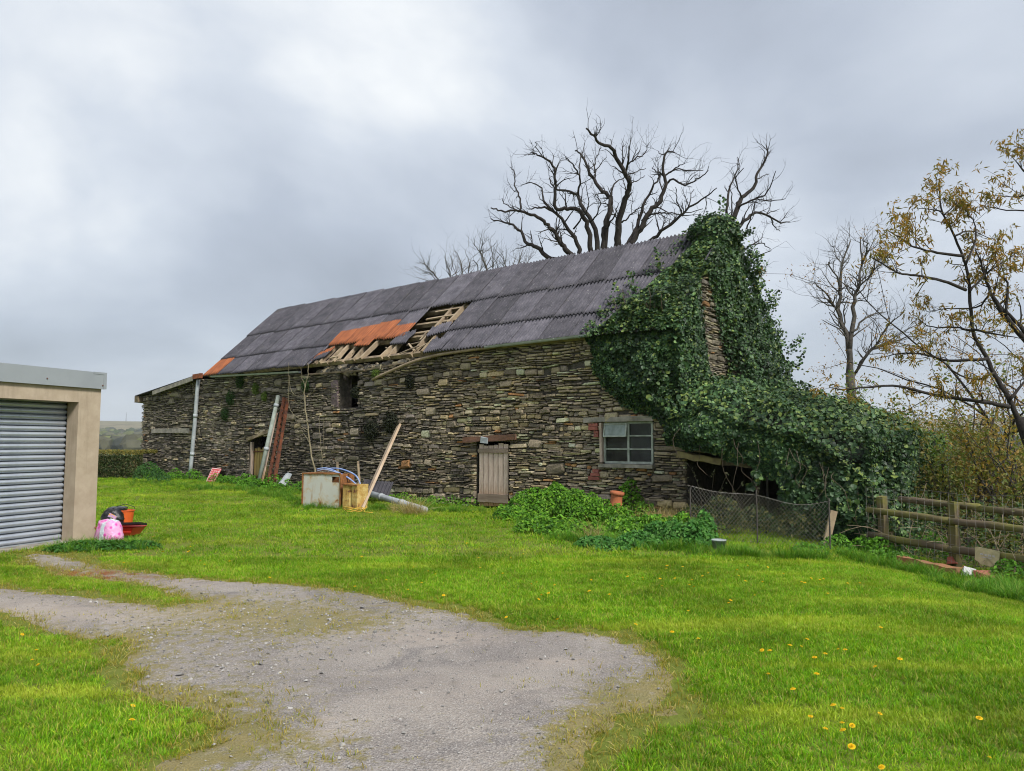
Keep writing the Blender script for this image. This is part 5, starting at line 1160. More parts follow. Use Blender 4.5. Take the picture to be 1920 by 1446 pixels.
# ivy heaped over the lean-to
ivB = empty('ivy', BO, BARN_ROT, 'mound of ivy swallowing the lean-to, hanging over its dark opening', 'ivy', None)
LV, LT, LC = [], [], []; ln = 0
def mound(x, y):
    z = np.interp(x, [2.3, 2.9, 3.8, 4.7, 5.4, 5.9, 6.25, 6.6], [2.85, 2.68, 2.5, 2.28, 1.98, 1.6, 1.05, .2]); z = z - .12 + .55*(lumps(x, y, 1.2, 51) - .5) + .28*np.clip(vnoise(x, y, 3.2, 52) - .5, 0, 1) + .16*sstep(0, 3, y)
    return z * (1 - .55*sstep(5.3, 7.0, y)) - .55*sstep(.15, -.55, y)
n = 28000; x = 2.35 + 4.45*RNG.random(n); y = -.55 + 6.6*RNG.random(n)**1.25; z = mound(x, y); e = .05
N = np.stack([-(mound(x + e, y) - z)/e, -(mound(x, y + e) - z)/e, np.ones(n)], 1); N /= np.linalg.norm(N, axis=1, keepdims=True)
P = np.stack([x, y, z], 1) + N*(RNG.random(n)**.6*.40 - .16)[:, None]; addl(P, N + [0, -.3, .3], ivy_size(n), ivy_cols(n, .45))
# curtain over the opening and its right side
edge = np.array([on_front(*p, -.4)[[0, 2]] for p in ((1262,838),(1300,838),(1345,848),(1395,868),(1430,890),(1462,905),(1482,960),(1510,1000),(1560,1020),(1640,1030),(1720,1000))])
n = 25000; x = 2.35 + 4.2*RNG.random(n); zt = mound(x, np.full(n, -.45)) + .1; zl = np.interp(x, edge[:, 0], edge[:, 1]) + .22*(lumps(x, x*0, 3.5, 61) - .5); t = RNG.random(n); z = zl + (zt - zl)*t
bul = .55*np.sin(np.clip(t, 0, 1)*PI*.9 + .3) * rag(x, z, 67); P = np.stack([x, -.42 - bul*RNG.random(n)**.4 + .25*sstep(5.6, 6.6, x), z], 1)
ok = z < zt; addl(P[ok], (0.1, -.85, .35), ivy_size(ok.sum()), ivy_cols(ok.sum(), 0.))
# right end falling to the ground
n = 11000; y = -.5 + 5.5*RNG.random(n)**1.3; z = .1 + 1.7*RNG.random(n); x = 6.5 - .12*z + .35*(lumps(y, z, 1.3, 71) - .5) - .25*(1 - z/1.8); P = np.stack([x - .4*sstep(.2, -.5, y) + .2*RNG.random(n)**.5, y, z], 1); addl(P, (.7, -.5, .3), ivy_size(n), ivy_cols(n, .1))
# trailing strands
for px, z0, z1 in ((1492, 1.25, .1), (1500, 1.0, .35), (1478, 1.0, .45), (1530, .9, .15), (1420, 1.05, .75), (1595, 1.1, .2)):
    x0 = on_front(px, 900, -.5)[0]; m = 70; t = RNG.random(m); P = np.stack([x0 + .08*np.sin(t*5 + px) + RNG.normal(0, .035, m), -.62 + RNG.normal(0, .05, m), z0 + (z1 - z0)*t], 1); addl(P, (0, -1, .1), RNG.uniform(.06, .11, m), ivy_cols(m, .1))
link('foliage', mesh_np('foliage', np.concatenate(LV), [np.concatenate(LT)], np.concatenate(LC)), M_IVY, ivB)
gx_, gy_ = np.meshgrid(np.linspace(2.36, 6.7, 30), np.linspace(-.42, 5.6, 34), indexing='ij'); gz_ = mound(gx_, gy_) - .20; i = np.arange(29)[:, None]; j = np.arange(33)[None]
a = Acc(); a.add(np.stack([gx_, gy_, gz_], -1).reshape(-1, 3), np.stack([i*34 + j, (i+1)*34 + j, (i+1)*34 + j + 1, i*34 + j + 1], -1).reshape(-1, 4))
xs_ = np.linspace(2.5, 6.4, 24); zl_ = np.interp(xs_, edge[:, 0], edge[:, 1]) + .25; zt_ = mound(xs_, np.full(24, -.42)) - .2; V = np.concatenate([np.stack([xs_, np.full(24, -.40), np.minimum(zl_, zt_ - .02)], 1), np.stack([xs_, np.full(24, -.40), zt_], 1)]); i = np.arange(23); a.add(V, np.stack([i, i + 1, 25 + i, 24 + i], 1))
a.build('dark_backing_shell', M_CORE, ivB, smooth=True)  # dark shell added under the ivy leaves so nothing shows through
a = Acc()
for k in range(16):
    x0 = rr.uniform(2.6, 6.2); zt = float(mound(np.array([x0]), np.array([-.45]))[0]); pts = [(x0, -.55, zt - .1)]
    for j in range(5): pts.append((pts[-1][0] + rr.gauss(.04, .10), -.62 - rr.random()*.2, pts[-1][2] - rr.uniform(.1, .38)))
    pp = smooth_path(pts, 3); pp[:, 2] = np.maximum(pp[:, 2], .0); a.tube(pp, np.linspace(.005, .003, len(pp)), 4)
a.build('trailing_stems', M_VINE, ivB, smooth=True)
# bramble whips growing in the dark opening
a = Acc(); B0 = to_world(3.1, -.5, 0); LVb = []
wh = empty('bramble', B0, BARN_ROT, 'thin bramble whips growing up in front of the dark opening', 'bramble')
for k, (dx_, h, ln_) in enumerate(((-.35, 1.15, -.25), (-.1, 1.2, -.15), (.15, 1.1, .1), (.3, 1.05, .2), (.55, .9, .25), (-.5, .8, -.1), (.75, .7, .1), (.05, .8, -.1), (.4, .7, .0), (.9, .8, .2))):
    P = smooth_path([(dx_*.4, 0, 0), (dx_*.7, .1, h*.4), (dx_ + ln_*.5, .05, h*.8), (dx_ + ln_*1.2, -.05, h)], 5); a.tube(P, np.linspace(.006, .003, len(P)), 4); LVb.append(P[RNG.integers(2, len(P), 16)] + RNG.normal(0, .04, (16, 3)))
a.build('stems', M_VINE, wh, smooth=True); P = np.concatenate(LVb); V, T, C = leaf_cloud(P, (0, -.7, .5), RNG.uniform(.03, .06, len(P)), LEAF_OVAL, pick_cols(len(P), (.12,.14,.06), (.2,.2,.1)), .2); link('leaves', mesh_np('leaves', V, [T], C), leaf_mat('bramble_leaf'), wh)

# ================================================================== WEEDS, NETTLES, ROUGH GRASS
M_WEED = leaf_mat('weed_leaf', rough=.55, trans=.35, spec=.25)
def patch(name, label, cat, spots, n, size, cols, w=None, kind='stuff', shape=LEAF_OVAL, stems=True):
    """leafy growth in low mounds; spots: (x, y, rx, ry, h) in the place"""
    A_ = np.array([s[2]*s[3]*(s[4] + .3) for s in spots]); k = RNG.choice(len(spots), n, p=A_/A_.sum()); S = np.array(spots)[k]
    th = RNG.uniform(0, 2*PI, n); r = np.sqrt(RNG.random(n)); x = S[:, 0] + S[:, 2]*r*np.cos(th); y = S[:, 1] + S[:, 3]*r*np.sin(th)
    top = S[:, 4]*(1 - r**2.5*.75)*(.55 + .8*fbm(x, y, 3.2, 5)); z = gz(x, y) + top*(1 - .55*RNG.random(n)**2.0)
    N = np.stack([.6*np.cos(th)*r, .6*np.sin(th)*r - .35, np.full(n, .8)], 1)
    V, T, C = leaf_cloud(np.stack([x, y, z], 1), N, RNG.uniform(size*.6, size*1.25, n), shape, pick_cols(n, *cols, w=w, var=.2)*(.55 + .6*((z - gz(x, y))/np.maximum(top, .02)))[:, None]**0.0, .1, .5)
    c0 = np.array([np.mean([s[0] for s in spots]), np.mean([s[1] for s in spots]), 0.]); V = V - c0
    o = link(name, mesh_np(name, V, [T], C), M_WEED, label=label, cat=cat, kind=kind); o.location = c0; return o
def wall_spots(xs, yr=(.15, .55), hr=(.18, .45), rad=(.25, .45), per=1):
    out = []
    for x in xs:
        for _ in range(per):
            y = -rr.uniform(*yr); w = to_world(x + rr.gauss(0, .1), y, 0); out.append((w[0], w[1], rr.uniform(*rad), rr.uniform(*rad)*.8, rr.uniform(*hr)))
    return out
NET = [(0.095,0.25,0.018),(0.13,0.31,0.022),(0.06,0.16,0.015),(0.19,0.37,0.03)]
# bright nettle bank between the door and the chain-link
nb = []
for px, py, rx, ry, h in ((960,965,.4,.4,.36),(1000,960,.6,.55,.60),(1045,958,.6,.55,.68),(1090,964,.55,.55,.62),(1135,970,.5,.45,.48),(1165,985,.4,.4,.40),(1180,1000,.45,.35,.34),(1225,1000,.4,.35,.36),(1260,1002,.35,.3,.34),(1290,1000,.3,.3,.36),(1185,962,.38,.35,.72),(1215,968,.25,.25,.45),(1010,990,.45,.35,.32),(1060,995,.5,.35,.30),(1110,1000,.4,.3,.25)):
    p = gp(px, py + 12); nb.append((p[0], p[1] + .25, rx, ry, h))
patch('nettle_bank', 'bank of bright green nettles between the plank door and window', 'nettles', nb, 14000, .085, NET)
bb_ = []
for px, py, rx, ry, h in ((1240,1015,.35,.3,.30),(1275,1020,.35,.3,.38),(1305,1022,.3,.3,.45),(1325,1015,.2,.25,.45),(1200,1022,.4,.25,.25),(1120,1022,.35,.2,.18),(1150,1028,.3,.2,.15)):
    p = gp(px, py + 6); bb_.append((p[0], p[1] + .1, rx, ry, h))
patch('bramble_bank', 'darker bramble leaves heaped at the left end of the chain-link fence', 'brambles', bb_, 5200, .08, [(0.05,0.17,0.03),(0.07,0.21,0.035),(0.11,0.26,0.05)])
patch('wall_weeds', 'dark green weeds along the foot of the barn left of the girder', 'weeds', wall_spots([x for x in np.arange(-20.3, -12, .35) if not -15.9 < x < -14.4], (.15, .6), (.2, .40)) + wall_spots([-15.6, -15.1, -14.7], (.1, .25), (.12, .2)), 4500, .075, NET[:3])
patch('wall_weeds', 'dark weeds and grass between the girder and the white cabinet', 'weeds', wall_spots(np.arange(-12, -9.2, .3), (.3, 1.2), (.22, .45)), 2600, .075, NET[:3])
patch('wall_weeds', 'low weeds at the wall foot between plank and plank door', 'weeds', wall_spots(np.arange(-8.6, -3.2, .35), (.1, .5), (.10, .28)), 2200, .06, NET)
p = gp(278, 905); patch('corner_shrub', 'small bushy shrub at the left corner of the barn extension', 'shrub', [(p[0], p[1], .5, .4, .75), (p[0] + .4, p[1] - .1, .4, .3, .5)], 1500, .07, [(0.04,0.12,0.03),(0.07,0.17,0.03)], kind='thing')
fs = []
for px, py, rx, h in ((1600,1020,.35,.35),(1640,1035,.3,.3),(1670,1045,.25,.2),(1580,1030,.3,.25),(1530,1035,.25,.2),(1720,1030,.5,.32),(1760,1030,.5,.35),(1700,1052,.3,.2),(1815,1050,.3,.2),(1915,1085,.3,.25),(1660,1040,.3,.35)):
    p = gp(px, py + 8); fs.append((p[0], p[1] + .2, rx, rx*.8, h))
patch('fence_weeds', 'green weeds at the corner of the rail fence and the ivy', 'weeds', fs, 4800, .065, NET[:3])
p = gp(160, 1032); patch('garage_weeds', 'dark dandelion leaves growing at the foot of the garage pier', 'weeds', [(p[0], p[1], .4, .22, .16), (p[0] + .35, p[1], .4, .2, .14), (p[0] - .25, p[1] - .1, .3, .2, .12), (p[0] + .75, p[1] + .15, .3, .2, .12)], 1500, .07, [(0.04,0.13,0.02),(0.065,0.18,0.025)])
dk = [(*at_depth(px, 1000, 13.2)[:2], .5, .4, h) for px, h in ((1310, .5), (1360, .65), (1420, .6), (1480, .6), (1530, .7))]
patch('fence_brambles', 'dark bramble growth filling the gap behind the chain-link fence', 'brambles', dk, 4200, .065, [(0.03,0.06,0.018),(0.06,0.08,0.025),(0.14,0.13,0.04),(0.02,0.035,0.012)])
# tussocks
P = []
def tuss(px0, py0, px1, py1, n, sp=.25):
    for _ in range(n):
        t = rr.random(); p = gp(px0 + (px1 - px0)*t, py0 + (py1 - py0)*t); P.append((p[0] + rr.gauss(0, sp), p[1] + rr.gauss(0, sp)))
tuss(1570, 1046, 1760, 1085, 130, .12); tuss(1760, 1098, 1930, 1130, 60, .10); tuss(1860, 1100, 1990, 1145, 230, .17); tuss(1040, 1010, 1340, 1040, 150, .14); tuss(1050, 1000, 1130, 1020, 60, .16); tuss(960, 975, 1100, 1005, 60, .25); tuss(1100, 990, 1260, 1005, 150, .2); tuss(560, 952, 900, 962, 170, .14); tuss(260, 908, 560, 928, 190, .2); tuss(480, 925, 580, 943, 90, .18); tuss(1340, 1042, 1560, 1052, 70, .07); tuss(120, 1032, 260, 1028, 90, .15)
P = np.array(P); k = len(P); lx, ly = barn_xy(P[:, 0], P[:, 1]); ok = ~in_garage(P[:, 0], P[:, 1]) & ((ly < -.05) | (lx > 2.5)); P = P[ok]; k = len(P)
scatter('rough_grass', np.column_stack([P, gz(P[:, 0], P[:, 1])]), np.column_stack([RNG.normal(0, .15, (k, 2)), RNG.uniform(0, 6.28, k)]), np.clip(RNG.lognormal(-.68, .35, k), .2, .8), RNG.integers(0, 4, k), rough, 'long uncut grass along the wall foot and under the fence', 'grass')
dead = [grass_tuft('dead_tuft_%d' % k, 22, .34, .08, 1.3, .006, M_ROUGH, [(0.46,0.36,0.17),(0.38,0.27,0.10),(0.5,0.42,0.22)]) for k in range(3)]
P = []
tuss(1200, 985, 1300, 995, 34, .18); tuss(1240, 975, 1310, 985, 26, .15); tuss(1090, 1018, 1125, 1022, 5, .05); tuss(1150, 925, 1165, 935, 8, .08); tuss(735, 960, 790, 968, 26, .12); tuss(1650, 1010, 1900, 1050, 60, .3); tuss(1100, 960, 1180, 975, 18, .2)
P = np.array(P); k = len(P); scatter('dead_grass', np.column_stack([P, gz(P[:, 0], P[:, 1]) + .05]), np.column_stack([RNG.normal(0, .3, (k, 2)), RNG.uniform(0, 6.28, k)]), RNG.uniform(.5, 1.2, k), RNG.integers(0, 3, k), dead, 'straw-coloured dead grass stalks among the weeds', 'grass')
# small ferns and cushions rooted in the wall
for k, (px, py, s, c, lab) in enumerate(((482,658,.0,0,0),(435,745,.34,0,'dark fern clump on the upper wall near the down pipe'),(425,775,.30,0,'dark fern clump low on the wall beside the pale stones'),(482,728,.26,1,'yellow-green fern under the left gutter'),(498,742,.20,1,'small yellow-green tuft beside the fern under the gutter'),(576,722,.28,0,'green tuft on the wall left of the loft opening'),(707,700,.20,1,'bright green tuft right of the loft opening'),(454,712,.36,0,'dark trailing plant just under the left gutter'),(735,790,.40,2,'dark moss clump in the crumbled pocket of the wall'),(700,805,.42,2,'dark moss clump at the left of the crumbled pocket'),(668,735,.25,2,'dark tuft hanging below the loft opening'),(770,715,.24,2,'dark tuft on the wall under the sagging plate'))):
    if not s: continue
    l = on_front(px, py); n = int(1700*s); u = RNG.normal(0, 1, (n, 3)); u[:, 1] = -abs(u[:, 1]); u /= np.linalg.norm(u, axis=1, keepdims=True); Pn = u*(RNG.random((n, 1))**.5)*s*[.75, .45, .85]; Pn[:, 2] -= .3*abs(Pn[:, 1])
    cl_ = ([(0.03,0.07,0.02),(0.045,0.10,0.025)], [(0.12,0.20,0.03),(0.16,0.22,0.05)], [(0.02,0.025,0.014),(0.035,0.04,0.02)])[c]
    V, T, C = leaf_cloud(Pn, u + [0, -.3, .3], RNG.uniform(.04, .09, n), LEAF_LONG if c != 2 else LEAF_OVAL, pick_cols(n, *cl_), .5); V = V @ rotm('Z', BARN_ROT).T; o = link('wall_fern', mesh_np('wall_fern', V, [T], C), M_WEED, label=lab, cat='fern', group='plants rooted in the wall'); o.location = to_world(l[0], -.03, l[2])

# ================================================================== TREES
def bark(name, a, b): return simple(name, a, b, scale=8, bump=.6, bscale=40, bdist=.02, rough=.95, which='World')
M_BARKD = bark('dark_bark', (0.045,0.038,0.033), (0.022,0.019,0.018)); M_BARKG = bark('grey_bark', (0.11,0.10,0.085), (0.06,0.052,0.045)); M_BARKP = bark('pale_bark', (0.30,0.26,0.17), (0.18,0.15,0.09))
def gnarl(P, s, rng):
    P = np.array(P); n = len(P); j = rng.normal(0, s, (n, 3)); j[0] = 0; return P + j
def sprout(acc, p, d, L, r, depth, rng, g=.25, up=.08, kids=(3, 5), tips=None, sides=5, spread=(.45, 1.0)):
    n = max(3, int(L/.16)) if depth > 0 else 4; n = min(n, 9); pts = [np.array(p)]; d = np.array(d)/np.linalg.norm(d); dirs = []
    for k in range(n):
        d = d + rng.normal(0, g, 3) + [0, 0, up]; d /= np.linalg.norm(d); pts.append(pts[-1] + d*L/n); dirs.append(d)
    acc.tube(pts, np.linspace(r, r*.35, n + 1), sides if r > .012 else 3, cap=False)
    if tips is not None: tips.append((pts[-1], d, depth)); 
    if tips is not None and depth == 0:
        for q_ in pts[1:-1]: tips.append((q_, d, -1))
    if depth > 0:
        for _ in range(int(rng.integers(kids[0], kids[1] + 1))):
            i = int(rng.integers(max(1, n//4), n + 1)); ax = rng.normal(0, 1, 3); base = dirs[min(i, n) - 1]; ax = ax - base*(ax @ base); ax /= np.linalg.norm(ax); an = rng.uniform(*spread)
            sprout(acc, pts[i], base*math.cos(an) + ax*math.sin(an), L*rng.uniform(.35, .7), max(r*.55*(1 - .4*i/n), .0035), depth - 1, rng, g, up, kids, tips, sides, spread)
def crop7(pts): return [(900 + x/3.2, 230 + y/3.2) for x, y in pts]
def traced_tree(name, label, base_px, Y0, limbs, conv, r_of, mat, seed, twig=(5, .9, 1), trunk_r=.3, dspread=2.4, g=.22, up=.05, kids=(2, 4), ground=True, tips=None, minr=.012, trunk_top=None, connect=True, wob=1.0):
    """limbs traced as polylines get a depth of their own, then grow side twigs"""
    rng = np.random.default_rng(seed); b = at_depth(*base_px, Y0); b[2] = float(gz(b[0], b[1])) - .1
    root = empty(name, b, 0, label, 'tree'); tr = Acc(); br = Acc(); starts = []
    for k, (pts, r0) in enumerate(limbs):
        dep = rng.uniform(-dspread, dspread); pp = conv(pts); n = len(pp); W = np.array([at_depth(x, y, Y0 + dep*(i/(n - 1))**1.2) for i, (x, y) in enumerate(pp)]); W = smooth_path(gnarl(W, .02*wob, rng), 4)
        W = gnarl(W, .025*wob, rng); m = len(W); rad = np.linspace(r0*1.0, max(r0*.2, minr), m); br.tube(W - b, rad, 7 if r0 > .06 else 5); starts.append((W[0], r0))
        for _ in range(int(twig[0]*(m/12 + .6))):
            i = int(rng.integers(m//5, m)); dd = W[min(i + 1, m - 1)] - W[max(i - 1, 0)]; dd /= max(np.linalg.norm(dd), 1e-6); ax = rng.normal(0, 1, 3); ax -= dd*(ax @ dd); ax /= np.linalg.norm(ax); an = rng.uniform(.5, 1.15)
            sprout(br, W[i] - b, dd*math.cos(an) + ax*math.sin(an) + [0, 0, .15], twig[1]*rng.uniform(.4, 1.25), min(rad[i]*.5, .03), twig[2], rng, g, up, kids, tips, 5)
    if ground:
        top = trunk_top if trunk_top is not None else np.mean([s[0] for s in starts if s[1] > .07], 0); P = smooth_path([np.zeros(3), (top - b)*.5 + [.1, 0, 0], top - b + [0, 0, .1]], 5); tr.tube(P, np.linspace(trunk_r*1.25, trunk_r*.85, len(P)), 12)
        for s, r0 in starts:
            if connect and r0 > .045 and np.linalg.norm(s - top) < 3.5: tr.tube(smooth_path([(top - b)*.92, (top - b)*.6 + (s - b)*.4 + [0, 0, -.1], s - b], 4), np.linspace(r0*1.5, r0, 9), 8)
        tr.build('trunk', mat, root, smooth=True)
    br.build('branches', mat, root, smooth=True); return root, b
oak = [([(560,830),(430,815),(340,750),(280,725),(240,660),(200,610),(150,600),(60,580)], .10), ([(575,820),(520,770),(480,720),(440,650),(380,590),(300,550),(230,530),(130,530),(65,510)], .11), ([(220,525),(150,490),(135,455)], .025), ([(240,530),(235,440),(205,380),(210,300),(180,270)], .04), ([(600,800),(590,720),(540,650),(470,560),(400,510),(340,510),(290,520)], .09), ([(470,560),(380,460),(370,400),(310,360),(250,380)], .045),
 ([(665,790),(660,700),(640,600),(590,530),(520,515),(450,515),(445,400),(450,340),(435,260),(390,220),(340,190),(305,180)], .10), ([(390,220),(355,170),(330,120)], .02), ([(435,260),(437,180)], .02), ([(700,800),(690,640),(610,510),(590,440),(530,410),(450,400),(410,330)], .10), ([(590,440),(600,350),(590,290),(530,220),(515,200)], .045), ([(597,340),(600,230),(630,120)], .03),
 ([(740,800),(745,700),(750,620),(780,520),(780,450),(720,400),(680,330),(640,250),(600,190),(580,170)], .13), ([(680,330),(700,280),(755,220)], .03), ([(685,300),(690,230),(725,150)], .03), ([(780,450),(800,370),(870,330)], .05), ([(820,800),(830,700),(840,600),(870,480),(895,400),(890,340),(830,230),(790,150),(710,120),(680,70),(635,35)], .14), ([(790,150),(780,100)], .02), ([(870,310),(890,200),(910,100)], .05), ([(880,260),(930,210),(980,190),(1020,120)], .03), ([(915,220),(945,150)], .02), ([(890,370),(940,350),(990,320)], .025), ([(890,310),(940,290),(995,270)], .025),
 ([(880,800),(900,740),(960,640),(1020,540),(1080,470),(1120,370),(1100,290),(1110,190),(1170,180)], .13), ([(1110,200),(1060,170)], .025), ([(1110,190),(1140,130)], .025), ([(1120,365),(1160,335),(1230,375),(1300,340),(1360,300),(1370,265)], .045), ([(1108,320),(1180,280),(1240,285),(1340,290)], .035), ([(1130,300),(1190,260),(1235,225)], .03), ([(1090,310),(1045,290),(1040,265)], .025), ([(860,800),(880,730),(940,620),(980,500),(1050,370),(1090,310)], .10), ([(980,780),(1020,710),(1100,650),(1180,580),(1250,510),(1350,450),(1425,385)], .08), ([(1250,510),(1280,400)], .025), ([(1210,550),(1190,470),(1170,380)], .03), ([(1350,450),(1360,490),(1330,560)], .02), ([(1000,560),(1050,545),(1110,540),(1200,545),(1340,520)], .04), ([(850,600),(900,560),(950,520),(1000,490)], .035), ([(760,640),(810,560),(830,480)], .04), ([(650,600),(700,560),(720,470),(700,420)], .035), ([(560,640),(620,560),(650,480),(640,380)], .035)]
traced_tree('dead_oak', 'large leafless gnarled oak rising behind the barn ridge', (1130, 700), 27.0, oak, crop7, None, M_BARKD, 4, twig=(4.2, .72, 1), g=.20, wob=.8, trunk_r=.42, trunk_top=at_depth(1130, 520, 27.0))
oak2 = [([(1500,660),(1480,560),(1490,430),(1530,330),(1550,260),(1545,200)], .06), ([(1480,650),(1550,510),(1570,450),(1640,390),(1660,310),(1720,200),(1720,140)], .10), ([(1550,510),(1640,460),(1720,470),(1835,460)], .04), ([(1570,450),(1530,350),(1580,270)], .03), ([(1655,340),(1730,310)], .02), ([(1650,460),(1720,420),(1775,290)], .035), ([(1530,800),(1550,640),(1620,560),(1700,545),(1800,600),(1850,595)], .08), ([(1740,560),(1760,620),(1805,655)], .025), ([(1800,600),(1840,545)], .015), ([(1540,790),(1610,740),(1690,690)], .04), ([(1620,735),(1690,725),(1745,760)], .03), ([(1560,900),(1640,820),(1750,770)], .035), ([(1560,900),(1640,880),(1710,945)], .035), ([(1600,640),(1630,560),(1650,470)], .03), ([(1500,600),(1510,480),(1500,380)], .03)]
traced_tree('dead_tree', 'smaller leafless tree half hidden behind the ivied chimney', (1375, 700), 26.0, oak2, crop7, None, M_BARKD, 9, twig=(4, .70, 1), g=.20, wob=.8, trunk_r=.24, trunk_top=at_depth(1372, 500, 26.0))
# thin trees showing over the ridge further left
def crop2(pts): return [(780 + x/6.4, 420 + y/6.4) for x, y in pts]
thin = [([(330,760),(230,620),(120,500),(40,450)], .05), ([(330,760),(180,700),(10,640)], .035), ([(420,700),(400,560),(330,400)], .06), ([(560,680),(540,480),(480,340)], .05), ([(600,660),(640,480),(590,330)], .04), ([(750,640),(730,480),(650,420)], .04), ([(490,690),(470,560),(430,460)], .03), ([(240,720),(180,600),(80,580)], .03)]
traced_tree('thin_tree', 'thin bare tree leaning left over the roof ridge', (850, 760), 44.0, thin, crop2, None, M_BARKG, 12, twig=(7, 1.3, 1), trunk_r=.16, dspread=2, trunk_top=at_depth(845, 545, 44.0), up=.12)
thin2 = [([(890,640),(810,480),(770,340),(680,240)], .07), ([(770,340),(800,250),(805,180)], .03), ([(920,640),(920,480),(905,260)], .05), ([(960,620),(970,500),(950,350)], .03), ([(1070,600),(1060,470),(1030,330)], .045), ([(1230,580),(1240,450),(1270,320)], .04), ([(1300,560),(1340,450),(1390,380)], .03), ([(1150,590),(1170,480),(1200,400)], .03)]
traced_tree('thin_tree', 'thin bare tree with a cloud of fine twigs beside the oak', (930, 760), 42.0, thin2, crop2, None, M_BARKG, 13, twig=(10, 1.0, 1), trunk_r=.18, dspread=2, trunk_top=at_depth(930, 530, 42.0), up=.12)
def crop8(pts): return [(1500 + x/3.214, 250 + y/3.214) for x, y in pts]
bare = [([(300,1500),(290,1250),(240,1100),(240,950),(260,800),(300,640)], .10), ([(300,1300),(330,1050),(350,930),(370,800),(360,620)], .08), ([(370,800),(400,700),(380,640)], .03), ([(240,1110),(150,950),(80,900)], .04), ([(225,1080),(170,1010),(85,980)], .03), ([(240,950),(190,800),(150,780)], .03), ([(330,1450),(430,1300),(520,1180),(640,1060)], .05), ([(310,1200),(420,1100),(510,1070)], .04), ([(340,1440),(400,1330),(560,1240),(700,1150)], .045), ([(430,1300),(600,1240),(780,1200)], .035), ([(350,930),(430,850),(460,780),(510,720)], .03), ([(345,1000),(400,990)], .015), ([(260,800),(220,720),(195,680)], .02)]
traced_tree('bare_tree', 'upright bare tree beyond the ivy mound with fine grey twigs', (1595, 780), 24.0, bare, crop8, None, M_BARKG, 21, twig=(9, .9, 1), trunk_r=.16, dspread=1.6, trunk_top=at_depth(1594, 705, 24.0), up=.10)
# cherry with bronze young leaves
tips = []
cherry = [([(1330,1750),(1262,1607),(1170,1446),(1110,1330),(1040,1180),(1020,960),(1000,800),(930,620),(860,480),(840,350),(835,290)], .046), ([(1000,945),(860,890),(700,860),(590,840),(470,770),(440,750)], .03), ([(985,740),(830,720),(700,690),(620,640),(530,590)], .028), ([(700,690),(690,540)], .012), ([(1050,1190),(930,1170),(800,1170),(700,1110)], .022), ([(1130,1360),(900,1370),(760,1340),(600,1330),(470,1360)], .03), ([(1262,1650),(1100,1620),(807,1575),(560,1520),(300,1540),(180,1530)], .04), ([(870,490),(940,420),(960,380)], .015), ([(850,470),(780,460),(700,455)], .013), ([(1000,790),(1060,640),(1050,540),(1000,470)], .022), ([(1040,1180),(1150,1210),(1350,1240)], .025), ([(1020,960),(1120,850),(1250,760),(1350,690)], .022), ([(1350,230),(1280,150)], .015), ([(1400,360),(1300,380),(1170,370)], .014), ([(1400,470),(1200,460),(1090,440)], .015), ([(1400,1300),(1240,1100),(1150,960),(1110,850),(1060,700)], .05), ([(1240,1100),(1250,900),(1200,840),(1280,720)], .025), ([(1400,1250),(1300,1130),(1150,980)], .05), ([(1350,90),(1290,80)], .012), ([(930,620),(1030,590),(1150,640)], .018), ([(1150,960),(1060,1050),(880,1060),(760,1080)], .02), ([(1170,1446),(1050,1480),(900,1420),(820,1300)], .022), ([(1262,1607),(1350,1500),(1420,1380)], .03)]
ch, chb = traced_tree('cherry_tree', 'cherry tree with bronze young leaves at the right edge', (2010, 1000), 12.5, cherry, crop8, None, M_BARKD, 31, twig=(5, .42, 1), trunk_r=.10, dspread=1.2, trunk_top=at_depth(1913, 795, 12.5), up=.10, kids=(1, 2), tips=tips, minr=.005, connect=False, wob=.25)
M_CHERRY = leaf_mat('bronze_leaf', rough=.5, trans=.4)
rngc = np.random.default_rng(5); TP = np.array([t[0] for t in tips]); TD = np.array([t[1] for t in tips]); sel = rngc.random(len(TP)) < np.where(np.array([t[2] for t in tips]) >= 0, .85, .22); TP, TD = TP[sel], TD[sel]
m = 8; P = np.repeat(TP, m, 0) + rngc.normal(0, .045, (len(TP)*m, 3)); N = np.repeat(TD, m, 0) + rngc.normal(0, .7, (len(TP)*m, 3)); V, T, C = leaf_cloud(P, N, rngc.uniform(.07, .125, len(P)), LEAF_LONG, pick_cols(len(P), (0.34,0.20,0.045), (0.28,0.21,0.05), (0.42,0.23,0.05), (0.20,0.18,0.05), w=[.3, .35, .15, .2]), .6, .5)
link('leaves', mesh_np('leaves', V, [T], C), M_CHERRY, ch)

# ---- shrubs and young trees on the bank behind the fence
def shrub(name, label, p, h, w, n, cols, mat_l, seed, stems=9, leaf=.07, shape=LEAF_OVAL, lean=(0, 0), bark_m=None, cat='shrub', L2=.5, depth=2, leaf_per=5, spread=(.4, .9), group=None):
    rng = np.random.default_rng(seed); root = empty(name, p, 0, label, cat, group); a = Acc(); tips = []
    for k in range(stems):
        th = rng.uniform(0, 2*PI); d = np.array([math.cos(th)*w/h*.8 + lean[0], math.sin(th)*w/h*.8 + lean[1], 1.0]); sprout(a, (rng.normal(0, .12), rng.normal(0, .12), -.1), d, h*rng.uniform(.6, .95), .022*h**.6, depth, rng, .16, .04, (3, 5), tips, 5, spread)
    a.build('branches', bark_m or M_BARKG, root)
    if n:
        TP = np.array([t[0] for t in tips]); k = rng.integers(0, len(TP), n); P = TP[k] + rng.normal(0, .10, (n, 3)); V, T, C = leaf_cloud(P, (0, -.3, .6), rng.uniform(leaf*.6, leaf*1.3, n), shape, pick_cols(n, *cols), .2, .7); link('leaves', mesh_np('leaves', V, [T], C), mat_l, root)
    return root
